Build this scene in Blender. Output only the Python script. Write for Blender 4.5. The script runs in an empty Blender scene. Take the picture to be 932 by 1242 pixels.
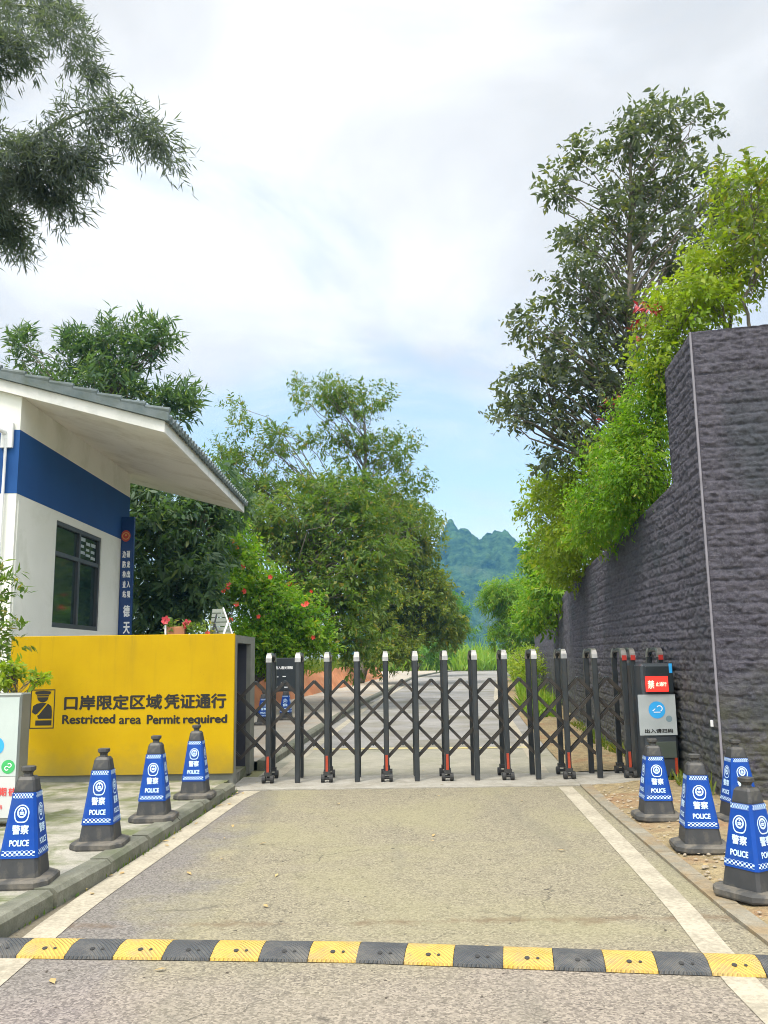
import bpy, math, random
import numpy as np
from mathutils import Matrix, Vector

random.seed(7)
RNG = np.random.default_rng(7)
SC = bpy.context.scene
COL = SC.collection

# ------------------------------------------------------------------ camera
FPX, PITCH, ROLL, EYE = 1050.0, math.radians(9.46), math.radians(0.8), 1.6
_R = np.array([1, 0, 0.0]); _U = np.array([0, -math.sin(PITCH), math.cos(PITCH)]); _F = np.array([0, math.cos(PITCH), math.sin(PITCH)])
CR = _R * math.cos(ROLL) - _U * math.sin(ROLL)
CU = _U * math.cos(ROLL) + _R * math.sin(ROLL)
CC = np.array([0, 0, EYE])
cam = bpy.data.cameras.new('camera'); cam_o = bpy.data.objects.new('camera', cam); COL.objects.link(cam_o)
cam.sensor_fit = 'VERTICAL'; cam.sensor_height = 24.0; cam.lens = 24.0 * FPX / 1242.0
cam.clip_start = 0.05; cam.clip_end = 6000
m = Matrix.Identity(4)
for i in range(3):
    m[i][0] = CR[i]; m[i][1] = CU[i]; m[i][2] = -_F[i]; m[i][3] = CC[i]
cam_o.matrix_world = m
SC.camera = cam_o

# ------------------------------------------------------------------ sky, sun, exposure
SUN_EL, SUN_AZ = math.radians(58), math.radians(212)      # azimuth from +Y towards +X: high, behind the camera on the left
W = bpy.data.worlds.new('World'); SC.world = W; W.use_nodes = True
nt = W.node_tree; nt.nodes.clear()
def wn(t, **k):
    n = nt.nodes.new(t)
    for a, b in k.items(): setattr(n, a, b)
    return n
def wmath(op, a, b=None, clamp=False):
    n = wn('ShaderNodeMath', operation=op, use_clamp=clamp)
    for i, v in enumerate((a, b)):
        if v is None: continue
        if isinstance(v, (int, float)): n.inputs[i].default_value = v
        else: nt.links.new(v, n.inputs[i])
    return n.outputs[0]
def wramp(val, a, b, c=0.0, d=1.0):
    n = wn('ShaderNodeMapRange', interpolation_type='SMOOTHSTEP')
    nt.links.new(val, n.inputs[0])
    for i, v in enumerate((a, b, c, d)): n.inputs[i + 1].default_value = v
    return n.outputs[0]
sky = wn('ShaderNodeTexSky', sky_type='NISHITA'); sky.sun_disc = False
sky.sun_elevation = SUN_EL; sky.sun_rotation = SUN_AZ; sky.air_density = 1.0; sky.dust_density = 1.2; sky.ozone_density = 2.0
tc = wn('ShaderNodeTexCoord'); sep = wn('ShaderNodeSeparateXYZ'); nt.links.new(tc.outputs['Generated'], sep.inputs[0])
zc = wmath('MAXIMUM', sep.outputs[2], 0.0)
den = wmath('ADD', zc, 0.22)
cmb = wn('ShaderNodeCombineXYZ'); nt.links.new(wmath('DIVIDE', sep.outputs[0], den), cmb.inputs[0]); nt.links.new(wmath('DIVIDE', sep.outputs[1], den), cmb.inputs[1])
def wnoise(scale, detail, rough, dist, off):
    mp = wn('ShaderNodeMapping'); mp.inputs['Location'].default_value = off; nt.links.new(cmb.outputs[0], mp.inputs[0])
    n = wn('ShaderNodeTexNoise'); nt.links.new(mp.outputs[0], n.inputs['Vector'])
    n.inputs['Scale'].default_value = scale; n.inputs['Detail'].default_value = detail; n.inputs['Roughness'].default_value = rough; n.inputs['Distortion'].default_value = dist
    return n.outputs['Fac']
cover = wnoise(1.5, 8, 0.62, 0.5, (1.7, 0.4, 0))
shade = wnoise(1.9, 6, 0.55, 0.5, (4.1, 2.2, 0))
hi = wramp(sep.outputs[2], 0.10, 0.42, -0.10, 0.27)
cloudf = wramp(wmath('ADD', cover, hi), 0.38, 0.80)
bright = wramp(shade, 0.33, 0.64, 4.45, 5.9)
gain_z = wramp(sep.outputs[2], 0.66, 0.9, 0.0, 2.4)  # cloud overhead, out of view, brightened to lift the light on the ground
back = wramp(wmath('MULTIPLY', sep.outputs[1], -1.0), 0.0, 0.6, 0.0, 1.5)  # unseen sky behind the camera brightened to lift surfaces that face it
gl = wn('ShaderNodeVectorMath', operation='DOT_PRODUCT'); nt.links.new(tc.outputs['Generated'], gl.inputs[0]); gd = (-0.055, 0.895, 0.443)
gl.inputs[1].default_value = gd
glow = wramp(gl.outputs['Value'], 0.88, 1.0, 0.0, 0.10)      # sun glow painted into the cloud ahead; the sun lamp stands behind
gain = wmath('ADD', wmath('ADD', wmath('ADD', gain_z, back), glow), 1.0)
cl = wn('ShaderNodeVectorMath', operation='SCALE'); cl.inputs[0].default_value = (1.0, 1.0, 0.995)
nt.links.new(wmath('MULTIPLY', bright, gain), cl.inputs['Scale'])
skt = wn('ShaderNodeVectorMath', operation='MULTIPLY_ADD'); nt.links.new(sky.outputs[0], skt.inputs[0])
skt.inputs[1].default_value = (1.0, 1.0, 1.0); skt.inputs[2].default_value = (1.7, 1.9, 1.7)
mx = wn('ShaderNodeMix', data_type='RGBA'); nt.links.new(cloudf, mx.inputs[0]); nt.links.new(skt.outputs[0], mx.inputs[6]); nt.links.new(cl.outputs[0], mx.inputs[7])
bg = wn('ShaderNodeBackground'); bg.inputs[1].default_value = 0.1; nt.links.new(mx.outputs[2], bg.inputs[0])
wo = wn('ShaderNodeOutputWorld'); nt.links.new(bg.outputs[0], wo.inputs[0])

sun = bpy.data.lights.new('sun', 'SUN'); sun.energy = 1.9; sun.angle = math.radians(14); sun.color = (1.0, 0.92, 0.80)
sun_o = bpy.data.objects.new('sun', sun); COL.objects.link(sun_o); sun_o.location = (-10, -15, 30)
sd = Vector((math.sin(SUN_AZ) * math.cos(SUN_EL), math.cos(SUN_AZ) * math.cos(SUN_EL), math.sin(SUN_EL)))
sun_o.rotation_euler = sd.to_track_quat('Z', 'Y').to_euler()
SC.view_settings.view_transform = 'Standard'; SC.view_settings.look = 'None'; SC.view_settings.gamma = 1
SC.view_settings.exposure = 0.92; SC.view_settings.use_curve_mapping = False
SC.cycles.max_bounces = 7; SC.cycles.transparent_max_bounces = 12; SC.cycles.volume_bounces = 0
SC.cycles.diffuse_bounces = 4
SC.cycles.use_denoising = True; SC.cycles.filter_width = 1.0

# ------------------------------------------------------------------ placing helpers
def ray(x, y): return _F + CR * (x - 466) / FPX - CU * (y - 621) / FPX
def G(x, y, z=0.0):
    d = ray(x, y); return CC + d * (z - EYE) / d[2]
def D(x, y, Y):
    d = ray(x, y); return CC + d * Y / d[1]

# ------------------------------------------------------------------ materials
MATS = {}
class NB:
    def __init__(self, name):
        self.m = bpy.data.materials.new(name); self.m.use_nodes = True
        self.t = self.m.node_tree; self.b = self.t.nodes['Principled BSDF']; self.out = self.t.nodes['Material Output']
    def n(self, t, **k):
        x = self.t.nodes.new(t)
        for a, b in k.items(): setattr(x, a, b)
        return x
    def l(self, a, b): self.t.links.new(a, b)
    def pos(self, obj=False, scale=(1, 1, 1)):
        if obj: s = self.n('ShaderNodeTexCoord').outputs['Object']
        else: s = self.n('ShaderNodeNewGeometry').outputs['Position']
        mp = self.n('ShaderNodeMapping'); mp.inputs['Scale'].default_value = scale; self.l(s, mp.inputs[0]); return mp.outputs[0]
    def noise(self, vec, scale, detail=4, rough=0.55, dist=0.0):
        x = self.n('ShaderNodeTexNoise'); self.l(vec, x.inputs['Vector']); x.inputs['Scale'].default_value = scale
        x.inputs['Detail'].default_value = detail; x.inputs['Roughness'].default_value = rough; x.inputs['Distortion'].default_value = dist
        return x.outputs['Fac']
    def rng(self, v, a, b, c=0.0, d=1.0):
        x = self.n('ShaderNodeMapRange'); self.l(v, x.inputs[0])
        for i, q in enumerate((a, b, c, d)): x.inputs[i + 1].default_value = q
        return x.outputs[0]
    def mix(self, f, a, b, mode='MIX'):
        x = self.n('ShaderNodeMix', data_type='RGBA', blend_type=mode)
        for s, q in ((0, f), (6, a), (7, b)):
            if isinstance(q, (int, float)): x.inputs[s].default_value = q
            elif isinstance(q, tuple): x.inputs[s].default_value = (*q, 1)
            else: self.l(q, x.inputs[s])
        return x.outputs[2]
    def math(self, op, a, b=None, clamp=False):
        x = self.n('ShaderNodeMath', operation=op, use_clamp=clamp)
        for i, q in enumerate((a, b)):
            if q is None: continue
            if isinstance(q, (int, float)): x.inputs[i].default_value = q
            else: self.l(q, x.inputs[i])
        return x.outputs[0]
    def bump(self, h, strength=0.3, dist=0.01):
        x = self.n('ShaderNodeBump'); x.inputs['Strength'].default_value = strength; x.inputs['Distance'].default_value = dist
        self.l(h, x.inputs['Height']); self.l(x.outputs[0], self.b.inputs['Normal'])
    def col(self, c):
        if isinstance(c, tuple): self.b.inputs['Base Color'].default_value = (*c, 1)
        else: self.l(c, self.b.inputs['Base Color'])

def surf(name, c1, c2, scale=4, rough=0.7, bump=0.15, bscale=60, bdist=0.004, metal=0.0, dirt=None, dscale=1.2, drange=(0.5, 0.75), obj=False, spec=0.5, stretch=(1, 1, 1), grain=0.0):
    b = NB(name); v = b.pos(obj, stretch)
    c = b.mix(b.rng(b.noise(v, scale, 5), 0.3, 0.7), c1, c2)
    if dirt: c = b.mix(b.rng(b.noise(v, dscale, 6, 0.65, 0.4), drange[0], drange[1]), c, dirt)
    if grain:
        gn = b.math('ADD', b.math('MULTIPLY', b.noise(b.pos(obj), 75, 4, 0.8), 0.6), b.math('MULTIPLY', b.noise(b.pos(obj), 14, 5, 0.7), 0.4))
        c = b.mix(b.rng(gn, 0.42, 0.60, grain, 0.0), c, (0.06, 0.055, 0.04))
    b.col(c); b.b.inputs['Roughness'].default_value = rough; b.b.inputs['Metallic'].default_value = metal
    b.b.inputs['Specular IOR Level'].default_value = spec
    if bump: b.bump(b.noise(v, bscale, 4), bump, bdist)
    MATS[name] = b.m; return b.m

def leafmat(name, c1, c2, c3=None, trans=0.35, rough=0.45):
    b = NB(name)
    rnd = b.n('ShaderNodeNewGeometry').outputs['Random Per Island']
    big = b.rng(b.noise(b.pos(), 0.9, 3), 0.35, 0.65)
    c = b.mix(b.math('ADD', b.math('MULTIPLY', rnd, 0.6), b.math('MULTIPLY', big, 0.4)), c1, c2)
    if c3:
        c = b.mix(b.rng(rnd, 0.9, 0.97), c, c3)
    b.col(c); b.b.inputs['Roughness'].default_value = rough; b.b.inputs['Specular IOR Level'].default_value = 0.35
    tr = b.n('ShaderNodeBsdfTranslucent'); b.l(b.mix(1.0, c, (1.5, 1.6, 0.55), 'MULTIPLY'), tr.inputs[0])
    ms = b.n('ShaderNodeMixShader'); ms.inputs[0].default_value = trans
    b.l(b.b.outputs[0], ms.inputs[1]); b.l(tr.outputs[0], ms.inputs[2]); b.l(ms.outputs[0], b.out.inputs[0])
    MATS[name] = b.m; return b.m

# ground surfaces
def asphalt_mat():
    b = NB('worn asphalt'); v = b.pos()
    vo = b.n('ShaderNodeTexVoronoi'); b.l(v, vo.inputs['Vector']); vo.inputs['Scale'].default_value = 85
    sc_ = b.n('ShaderNodeSeparateColor'); b.l(vo.outputs['Color'], sc_.inputs[0]); grain = sc_.outputs[0]
    fine = b.noise(v, 80, 3, 0.7); mid = b.noise(v, 6, 6, 0.65); big = b.noise(v, 0.5, 5, 0.6, 0.6)
    g = b.math('ADD', b.math('MULTIPLY', grain, 0.62), b.math('MULTIPLY', fine, 0.38))
    c = b.mix(b.rng(g, 0.15, 0.85), (0.105, 0.093, 0.070), (0.315, 0.282, 0.195))
    c = b.mix(b.rng(g, 0.80, 0.86), c, (0.40, 0.37, 0.29))
    c = b.mix(b.rng(mid, 0.40, 0.68, 0.0, 0.40), c, (0.28, 0.252, 0.175))
    c = b.mix(b.rng(big, 0.44, 0.60, 0.0, 0.36), c, (0.275, 0.26, 0.14))
    sx = b.n('ShaderNodeSeparateXYZ'); b.l(v, sx.inputs[0])
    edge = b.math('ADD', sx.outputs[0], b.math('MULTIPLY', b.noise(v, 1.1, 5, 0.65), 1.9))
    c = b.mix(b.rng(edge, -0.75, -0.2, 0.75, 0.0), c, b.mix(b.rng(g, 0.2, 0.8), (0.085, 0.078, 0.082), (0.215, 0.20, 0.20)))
    near = b.math('ADD', sx.outputs[1], b.math('MULTIPLY', b.noise(v, 0.8, 5), 2.2))
    c = b.mix(b.rng(near, 5.6, 6.3, 0.55, 0.0), c, b.mix(b.rng(g, 0.2, 0.8), (0.125, 0.105, 0.10), (0.34, 0.29, 0.26)))
    # patchy repair bands and two faint wheel tracks
    tr = b.noise(b.pos(False, (1.0, 0.10, 1)), 1.7, 4, 0.6, 0.3); c = b.mix(b.rng(tr, 0.55, 0.68, 0.0, 0.35), c, (0.13, 0.125, 0.10))
    # dirt washed against the bump and the kerb
    dd = b.math('ADD', b.math('ABSOLUTE', b.math('ADD', sx.outputs[1], -5.62)), b.math('MULTIPLY', b.noise(v, 2.4, 6, 0.7), 0.55))
    c = b.mix(b.rng(dd, 0.22, 0.34, 0.75, 0.0), c, (0.13, 0.085, 0.05))
    ke = b.math('ADD', sx.outputs[0], b.math('MULTIPLY', b.noise(v, 3.5, 6, 0.7), 0.45))
    c = b.mix(b.rng(ke, -1.90, -1.72, 0.7, 0.0), c, (0.14, 0.12, 0.075))
    # hairline cracks along warped cell borders, only here and there
    wv = b.n('ShaderNodeVectorMath', operation='MULTIPLY_ADD'); nz = b.n('ShaderNodeTexNoise'); b.l(v, nz.inputs['Vector']); nz.inputs['Scale'].default_value = 2.5; nz.inputs['Detail'].default_value = 5
    b.l(nz.outputs['Color'], wv.inputs[0]); wv.inputs[1].default_value = (0.5, 0.5, 0.0); b.l(v, wv.inputs[2])
    vc = b.n('ShaderNodeTexVoronoi'); vc.feature = 'DISTANCE_TO_EDGE'; b.l(wv.outputs[0], vc.inputs['Vector']); vc.inputs['Scale'].default_value = 0.62
    ck = b.math('MULTIPLY', b.rng(vc.outputs['Distance'], 0.0, 0.006, 1.0, 0.0), b.rng(b.noise(v, 0.9, 3), 0.48, 0.6))
    c = b.mix(b.math('MULTIPLY', ck, 0.7), c, (0.05, 0.045, 0.04))
    sp = b.rng(b.noise(v, 17, 2, 0.5), 0.70, 0.74); c = b.mix(sp, c, (0.06, 0.05, 0.04))
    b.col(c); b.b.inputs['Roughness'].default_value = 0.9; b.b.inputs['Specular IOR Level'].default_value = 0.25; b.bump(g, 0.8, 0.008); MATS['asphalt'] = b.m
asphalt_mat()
surf('road far', (0.235, 0.23, 0.225), (0.335, 0.325, 0.31), 1.3, 0.9, 0.3, 60, 0.004, dirt=(0.19, 0.18, 0.14), dscale=0.5, drange=(0.45, 0.65), spec=0.2, grain=0.30)
surf('road near', (0.26, 0.25, 0.20), (0.36, 0.34, 0.27), 2.0, 0.88, 0.3, 70, 0.004, dirt=(0.20, 0.20, 0.13), dscale=1.0, grain=0.30)
surf('concrete light', (0.30, 0.285, 0.24), (0.40, 0.38, 0.33), 5, 0.85, 0.3, 70, 0.004, dirt=(0.21, 0.19, 0.14), dscale=2.0, grain=0.30)
surf('pavement', (0.22, 0.215, 0.17), (0.42, 0.395, 0.335), 3.2, 0.85, 0.3, 55, 0.005, dirt=(0.12, 0.14, 0.055), dscale=2.0, drange=(0.44, 0.60), stretch=(1, 1, 1), grain=0.35)
surf('pavement far', (0.33, 0.30, 0.25), (0.42, 0.37, 0.30), 1.4, 0.85, 0.3, 30, 0.005, dirt=(0.38, 0.27, 0.17), dscale=0.6, grain=0.30)
surf('kerb stone', (0.12, 0.125, 0.09), (0.22, 0.22, 0.17), 5, 0.9, 0.45, 40, 0.008, dirt=(0.10, 0.12, 0.06), dscale=2.2, grain=0.45)
surf('dirt', (0.22, 0.165, 0.08), (0.42, 0.33, 0.175), 11, 0.95, 1.0, 30, 0.03, dirt=(0.29, 0.155, 0.07), dscale=1.3, drange=(0.50, 0.68), grain=0.45)
surf('earth', (0.12, 0.13, 0.05), (0.18, 0.17, 0.08), 1.2, 0.95, 0.6, 8, 0.03)
def line_mat(name, c, under):
    b = NB(name); v = b.pos()
    n = b.math('ADD', b.math('MULTIPLY', b.noise(v, 30, 5, 0.7), 0.6), b.math('MULTIPLY', b.noise(v, 3, 4), 0.4))
    b.col(b.mix(b.rng(n, 0.42, 0.60, 0.0, 0.9), c, under)); b.b.inputs['Roughness'].default_value = 0.8
    b.bump(b.noise(v, 90, 3), 0.3, 0.003); MATS[name] = b.m
line_mat('white line', (0.40, 0.36, 0.275), (0.24, 0.215, 0.16))
line_mat('yellow line', (0.52, 0.42, 0.13), (0.33, 0.32, 0.27))

# painted / made things
def yellow_mat():
    b = NB('yellow paint'); v = b.pos(); sx = b.n('ShaderNodeSeparateXYZ'); b.l(v, sx.inputs[0])
    c = b.mix(b.rng(b.noise(v, 1.3, 5, 0.6), 0.35, 0.7), (0.42, 0.262, 0.001), (0.48, 0.31, 0.0015))
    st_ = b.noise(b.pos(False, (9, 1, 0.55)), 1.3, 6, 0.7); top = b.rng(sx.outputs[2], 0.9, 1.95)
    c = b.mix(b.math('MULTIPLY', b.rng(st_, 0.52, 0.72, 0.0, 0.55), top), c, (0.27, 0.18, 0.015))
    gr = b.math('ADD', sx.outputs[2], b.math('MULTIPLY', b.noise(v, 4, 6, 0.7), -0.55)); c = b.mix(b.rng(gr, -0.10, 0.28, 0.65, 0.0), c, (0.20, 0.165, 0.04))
    c = b.mix(b.rng(b.noise(v, 38, 4, 0.7), 0.66, 0.72, 0.0, 0.5), c, (0.22, 0.15, 0.02))
    b.col(c); b.b.inputs['Roughness'].default_value = 0.72; b.b.inputs['Specular IOR Level'].default_value = 0.15; b.bump(b.noise(v, 9, 4), 0.1, 0.006); MATS['yellow paint'] = b.m
yellow_mat()
surf('grey frame', (0.15, 0.155, 0.13), (0.21, 0.21, 0.18), 6, 0.7, 0.2, 60)
surf('dark inside', (0.035, 0.037, 0.05), (0.055, 0.056, 0.07), 3, 0.7, 0.1, 30)  # dark tone puts the shade of the housing's hollow into colour
surf('black print', (0.008, 0.007, 0.004), (0.012, 0.010, 0.006), 8, 0.6, 0)
surf('house cream', (0.73, 0.735, 0.67), (0.80, 0.80, 0.74), 1.1, 0.8, 0.12, 90, 0.002, dirt=(0.55, 0.56, 0.46), dscale=0.8, drange=(0.5, 0.8))
surf('house blue', (0.003, 0.062, 0.23), (0.005, 0.075, 0.27), 1.3, 0.8, 0.1, 90, 0.002)
surf('soffit', (0.74, 0.71, 0.63), (0.82, 0.79, 0.71), 0.8, 0.85, 0.06, 80, 0.002, dirt=(0.56, 0.52, 0.42), dscale=1.1, drange=(0.5, 0.75))
surf('fascia', (0.70, 0.70, 0.66), (0.80, 0.79, 0.75), 2.0, 0.7, 0.08, 60, 0.002, dirt=(0.52, 0.53, 0.48), dscale=1.8)
surf('roof tile', (0.10, 0.135, 0.14), (0.17, 0.20, 0.20), 5, 0.65, 0.2, 40, 0.006, dirt=(0.09, 0.11, 0.07), dscale=2)
surf('window frame', (0.035, 0.04, 0.045), (0.05, 0.055, 0.06), 5, 0.45, 0)
surf('pvc', (0.68, 0.70, 0.70), (0.75, 0.76, 0.76), 4, 0.5, 0)
surf('sign navy', (0.012, 0.045, 0.16), (0.018, 0.06, 0.20), 2, 0.25, 0)
surf('white print', (0.80, 0.82, 0.84), (0.86, 0.87, 0.88), 8, 0.6, 0)
surf('emblem red', (0.50, 0.05, 0.03), (0.55, 0.07, 0.04), 8, 0.5, 0)
surf('emblem gold', (0.65, 0.42, 0.10), (0.7, 0.45, 0.12), 8, 0.4, 0)
surf('gate metal', (0.022, 0.027, 0.030), (0.038, 0.043, 0.046), 3, 0.35, 0.05, 60, 0.002, metal=0.2, obj=False, dirt=(0.06, 0.045, 0.032), dscale=5, drange=(0.58, 0.78))
surf('bar metal', (0.030, 0.026, 0.023), (0.052, 0.044, 0.036), 4, 0.38, 0.05, 60, 0.002, metal=0.2)
surf('cap chrome', (0.22, 0.215, 0.20), (0.42, 0.40, 0.37), 10, 0.33, 0, metal=0.75)
surf('rubber', (0.02, 0.02, 0.02), (0.035, 0.035, 0.033), 8, 0.7, 0.1, 60)
surf('orange reflector', (0.30, 0.035, 0.014), (0.38, 0.055, 0.02), 30, 0.35, 0)
surf('red reflector', (0.32, 0.022, 0.018), (0.40, 0.035, 0.025), 30, 0.3, 0)
surf('cone black', (0.028, 0.030, 0.032), (0.045, 0.045, 0.046), 7, 0.55, 0.12, 50, 0.003, obj=True, dirt=(0.12, 0.11, 0.085), dscale=5, drange=(0.52, 0.74))
surf('cone base rubber', (0.042, 0.042, 0.04), (0.065, 0.063, 0.06), 7, 0.75, 0.2, 50, 0.003, obj=True, dirt=(0.17, 0.15, 0.115), dscale=5, drange=(0.44, 0.68), grain=0.00)
surf('cone blue', (0.002, 0.045, 0.27), (0.004, 0.060, 0.33), 5, 0.55, 0.15, 18, 0.004, dirt=(0.03, 0.075, 0.24), dscale=6, drange=(0.5, 0.8), spec=0.25)
surf('cone print', (0.55, 0.74, 0.92), (0.62, 0.80, 0.95), 12, 0.4, 0)
surf('board white', (0.44, 0.50, 0.47), (0.50, 0.56, 0.53), 3, 0.4, 0)
surf('board lower', (0.50, 0.52, 0.50), (0.56, 0.57, 0.55), 3, 0.4, 0)
surf('board frame', (0.20, 0.22, 0.20), (0.27, 0.28, 0.26), 3, 0.45, 0.05, metal=0.5)
surf('print blue', (0.03, 0.33, 0.75), (0.04, 0.38, 0.8), 5, 0.4, 0)
surf('print green', (0.04, 0.38, 0.10), (0.06, 0.45, 0.13), 5, 0.4, 0)
surf('print red', (0.62, 0.05, 0.05), (0.7, 0.08, 0.06), 5, 0.5, 0)
surf('print grey', (0.16, 0.24, 0.28), (0.2, 0.28, 0.32), 5, 0.5, 0)
surf('poster', (0.34, 0.38, 0.39), (0.40, 0.44, 0.45), 5, 0.4, 0)
surf('head body', (0.035, 0.042, 0.05), (0.05, 0.058, 0.065), 5, 0.3, 0.04, 40)
surf('head door', (0.06, 0.075, 0.06), (0.08, 0.095, 0.08), 3, 0.3, 0.03)
surf('black board', (0.016, 0.022, 0.026), (0.024, 0.03, 0.034), 4, 0.35, 0)
surf('bark', (0.10, 0.085, 0.065), (0.17, 0.15, 0.12), 6, 0.9, 0.5, 25, 0.02)
surf('culm', (0.10, 0.14, 0.06), (0.15, 0.18, 0.08), 3, 0.5, 0.1, 20)
surf('pebble', (0.20, 0.16, 0.11), (0.36, 0.31, 0.23), 14, 0.9, 0.2)
surf('edging stone', (0.20, 0.18, 0.13), (0.31, 0.285, 0.22), 4, 0.9, 0.4, 60, 0.005, dirt=(0.27, 0.20, 0.11), dscale=2.4, drange=(0.42, 0.62), grain=0.40)
surf('joint grey', (0.17, 0.165, 0.19), (0.24, 0.23, 0.26), 5, 0.7, 0.1)
surf('terracotta', (0.32, 0.13, 0.06), (0.42, 0.18, 0.08), 5, 0.8, 0.2, 40)
surf('red earth', (0.42, 0.15, 0.06), (0.55, 0.23, 0.10), 1.4, 0.95, 0.7, 8, 0.03, dirt=(0.35, 0.20, 0.10), dscale=1.0)
surf('petal', (0.62, 0.035, 0.02), (0.75, 0.09, 0.035), 20, 0.5, 0)
surf('deep petal', (0.30, 0.012, 0.02), (0.45, 0.03, 0.04), 20, 0.5, 0)
surf('stamen', (0.7, 0.5, 0.05), (0.8, 0.6, 0.1), 20, 0.5, 0)
surf('slat grey', (0.20, 0.23, 0.20), (0.28, 0.30, 0.26), 5, 0.6, 0.1, 30)
surf('dry leaf', (0.30, 0.20, 0.08), (0.45, 0.33, 0.14), 8, 0.8, 0)

def glass_mat():
    b = NB('window glass'); v = b.pos()
    b.col(b.mix(b.rng(b.noise(v, 0.9, 3), 0.35, 0.65), (0.012, 0.03, 0.03), (0.03, 0.055, 0.05)))
    b.b.inputs['Roughness'].default_value = 0.06; b.b.inputs['Specular IOR Level'].default_value = 0.7; MATS['glass'] = b.m
glass_mat()
def led_mat(name, c, s):
    b = NB(name); b.col((0.2, 0.01, 0.01)); b.b.inputs['Emission Color'].default_value = (*c, 1); b.b.inputs['Emission Strength'].default_value = s; MATS[name] = b.m
led_mat('led red', (1.0, 0.035, 0.02), 0.85); led_mat('led white', (1.0, 0.62, 0.45), 1.1)

def rubber_bump(name, c1, c2, dirt):
    b = NB(name); v = b.pos(True)
    sx = b.n('ShaderNodeSeparateXYZ'); b.l(v, sx.inputs[0])
    ch = b.math('SINE', b.math('MULTIPLY', b.math('ADD', b.math('ABSOLUTE', sx.outputs[0]), b.math('MULTIPLY', sx.outputs[1], 0.85)), 260.0))
    vw = b.pos()
    c = b.mix(b.rng(b.noise(vw, 9, 4), 0.3, 0.7), c1, c2)
    c = b.mix(b.rng(b.noise(vw, 5, 7, 0.75), 0.46, 0.68, 0.0, 0.85), c, dirt)
    c = b.mix(b.rng(b.noise(vw, 45, 4, 0.7), 0.60, 0.68, 0.0, 0.6), c, (0.10, 0.09, 0.08))
    c = b.mix(b.rng(ch, -1.0, -0.2, 0.35, 0.0), c, (0.12, 0.10, 0.07))
    b.col(c); b.b.inputs['Roughness'].default_value = 0.6; b.bump(ch, 0.8, 0.006); MATS[name] = b.m
rubber_bump('bump yellow', (0.60, 0.38, 0.06), (0.70, 0.47, 0.10), (0.40, 0.30, 0.15))
rubber_bump('bump black', (0.045, 0.052, 0.060), (0.075, 0.082, 0.088), (0.17, 0.16, 0.14))

def stone_mat():
    b = NB('split slate'); v = b.pos()
    c = b.mix(b.rng(b.noise(v, 5.5, 6, 0.7), 0.32, 0.68), (0.070, 0.066, 0.088), (0.142, 0.135, 0.168))
    c = b.mix(b.rng(b.noise(v, 34, 5, 0.75), 0.48, 0.70, 0.0, 0.7), c, (0.21, 0.205, 0.225))
    c = b.mix(b.rng(b.noise(v, 20, 5, 0.75), 0.28, 0.44, 0.65, 0.0), c, (0.030, 0.029, 0.036))
    sx = b.n('ShaderNodeSeparateXYZ'); b.l(v, sx.inputs[0])
    low = b.rng(b.math('ADD', sx.outputs[2], b.math('MULTIPLY', b.noise(v, 1.3, 5), 2.6)), 1.9, 3.1, 0.62, 0.0)
    c = b.mix(b.math('MULTIPLY', low, b.rng(b.noise(v, 6, 5, 0.7), 0.35, 0.6)), c, (0.125, 0.13, 0.055))
    c = b.mix(b.rng(b.noise(v, 0.7, 5, 0.6, 0.5), 0.52, 0.70, 0.0, 0.6), c, (0.055, 0.075, 0.084))
    dr = b.noise(b.pos(False, (3.5, 3.5, 0.22)), 1.2, 6, 0.7); c = b.mix(b.rng(dr, 0.56, 0.70, 0.0, 0.5), c, (0.050, 0.048, 0.055))
    b.col(c); b.b.inputs['Roughness'].default_value = 0.85; b.b.inputs['Specular IOR Level'].default_value = 0.3
    b.bump(b.noise(b.pos(False, (1, 1, 1.5)), 42, 8, 0.8), 1.0, 0.045); MATS['slate'] = b.m
stone_mat()
def hill_mat():
    b = NB('forested karst'); v = b.pos()
    c = b.mix(b.rng(b.noise(v, 0.10, 6, 0.7), 0.35, 0.65), (0.003, 0.022, 0.020), (0.075, 0.155, 0.060))
    c = b.mix(b.rng(b.noise(v, 0.025, 4, 0.6), 0.58, 0.7, 0, 0.5), c, (0.10, 0.11, 0.07))
    b.col(c); b.b.inputs['Roughness'].default_value = 0.95; b.b.inputs['Specular IOR Level'].default_value = 0.1
    b.bump(b.noise(v, 0.22, 5, 0.7), 1.0, 4.0); MATS['hill'] = b.m
hill_mat()

leafmat('leaf bamboo', (0.075, 0.10, 0.11), (0.13, 0.16, 0.145), trans=0.5)
leafmat('leaf dark', (0.065, 0.088, 0.075), (0.12, 0.145, 0.095), (0.20, 0.21, 0.07), trans=0.48)
leafmat('leaf long', (0.050, 0.105, 0.065), (0.12, 0.19, 0.085), (0.20, 0.26, 0.09), trans=0.42)
leafmat('leaf mid', (0.065, 0.14, 0.030), (0.16, 0.22, 0.040), (0.28, 0.24, 0.05), trans=0.48)
leafmat('leaf olive', (0.085, 0.15, 0.026), (0.20, 0.225, 0.032), (0.32, 0.28, 0.03), trans=0.45)
leafmat('leaf lime', (0.085, 0.22, 0.016), (0.23, 0.355, 0.028), (0.35, 0.36, 0.05), trans=0.5)
leafmat('leaf yellow', (0.16, 0.27, 0.020), (0.31, 0.35, 0.03), (0.14, 0.22, 0.03), trans=0.45)
leafmat('leaf feather', (0.065, 0.17, 0.035), (0.13, 0.26, 0.05), trans=0.4)
leafmat('blade grass', (0.12, 0.25, 0.025), (0.28, 0.40, 0.04), (0.33, 0.36, 0.06), trans=0.4)

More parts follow.
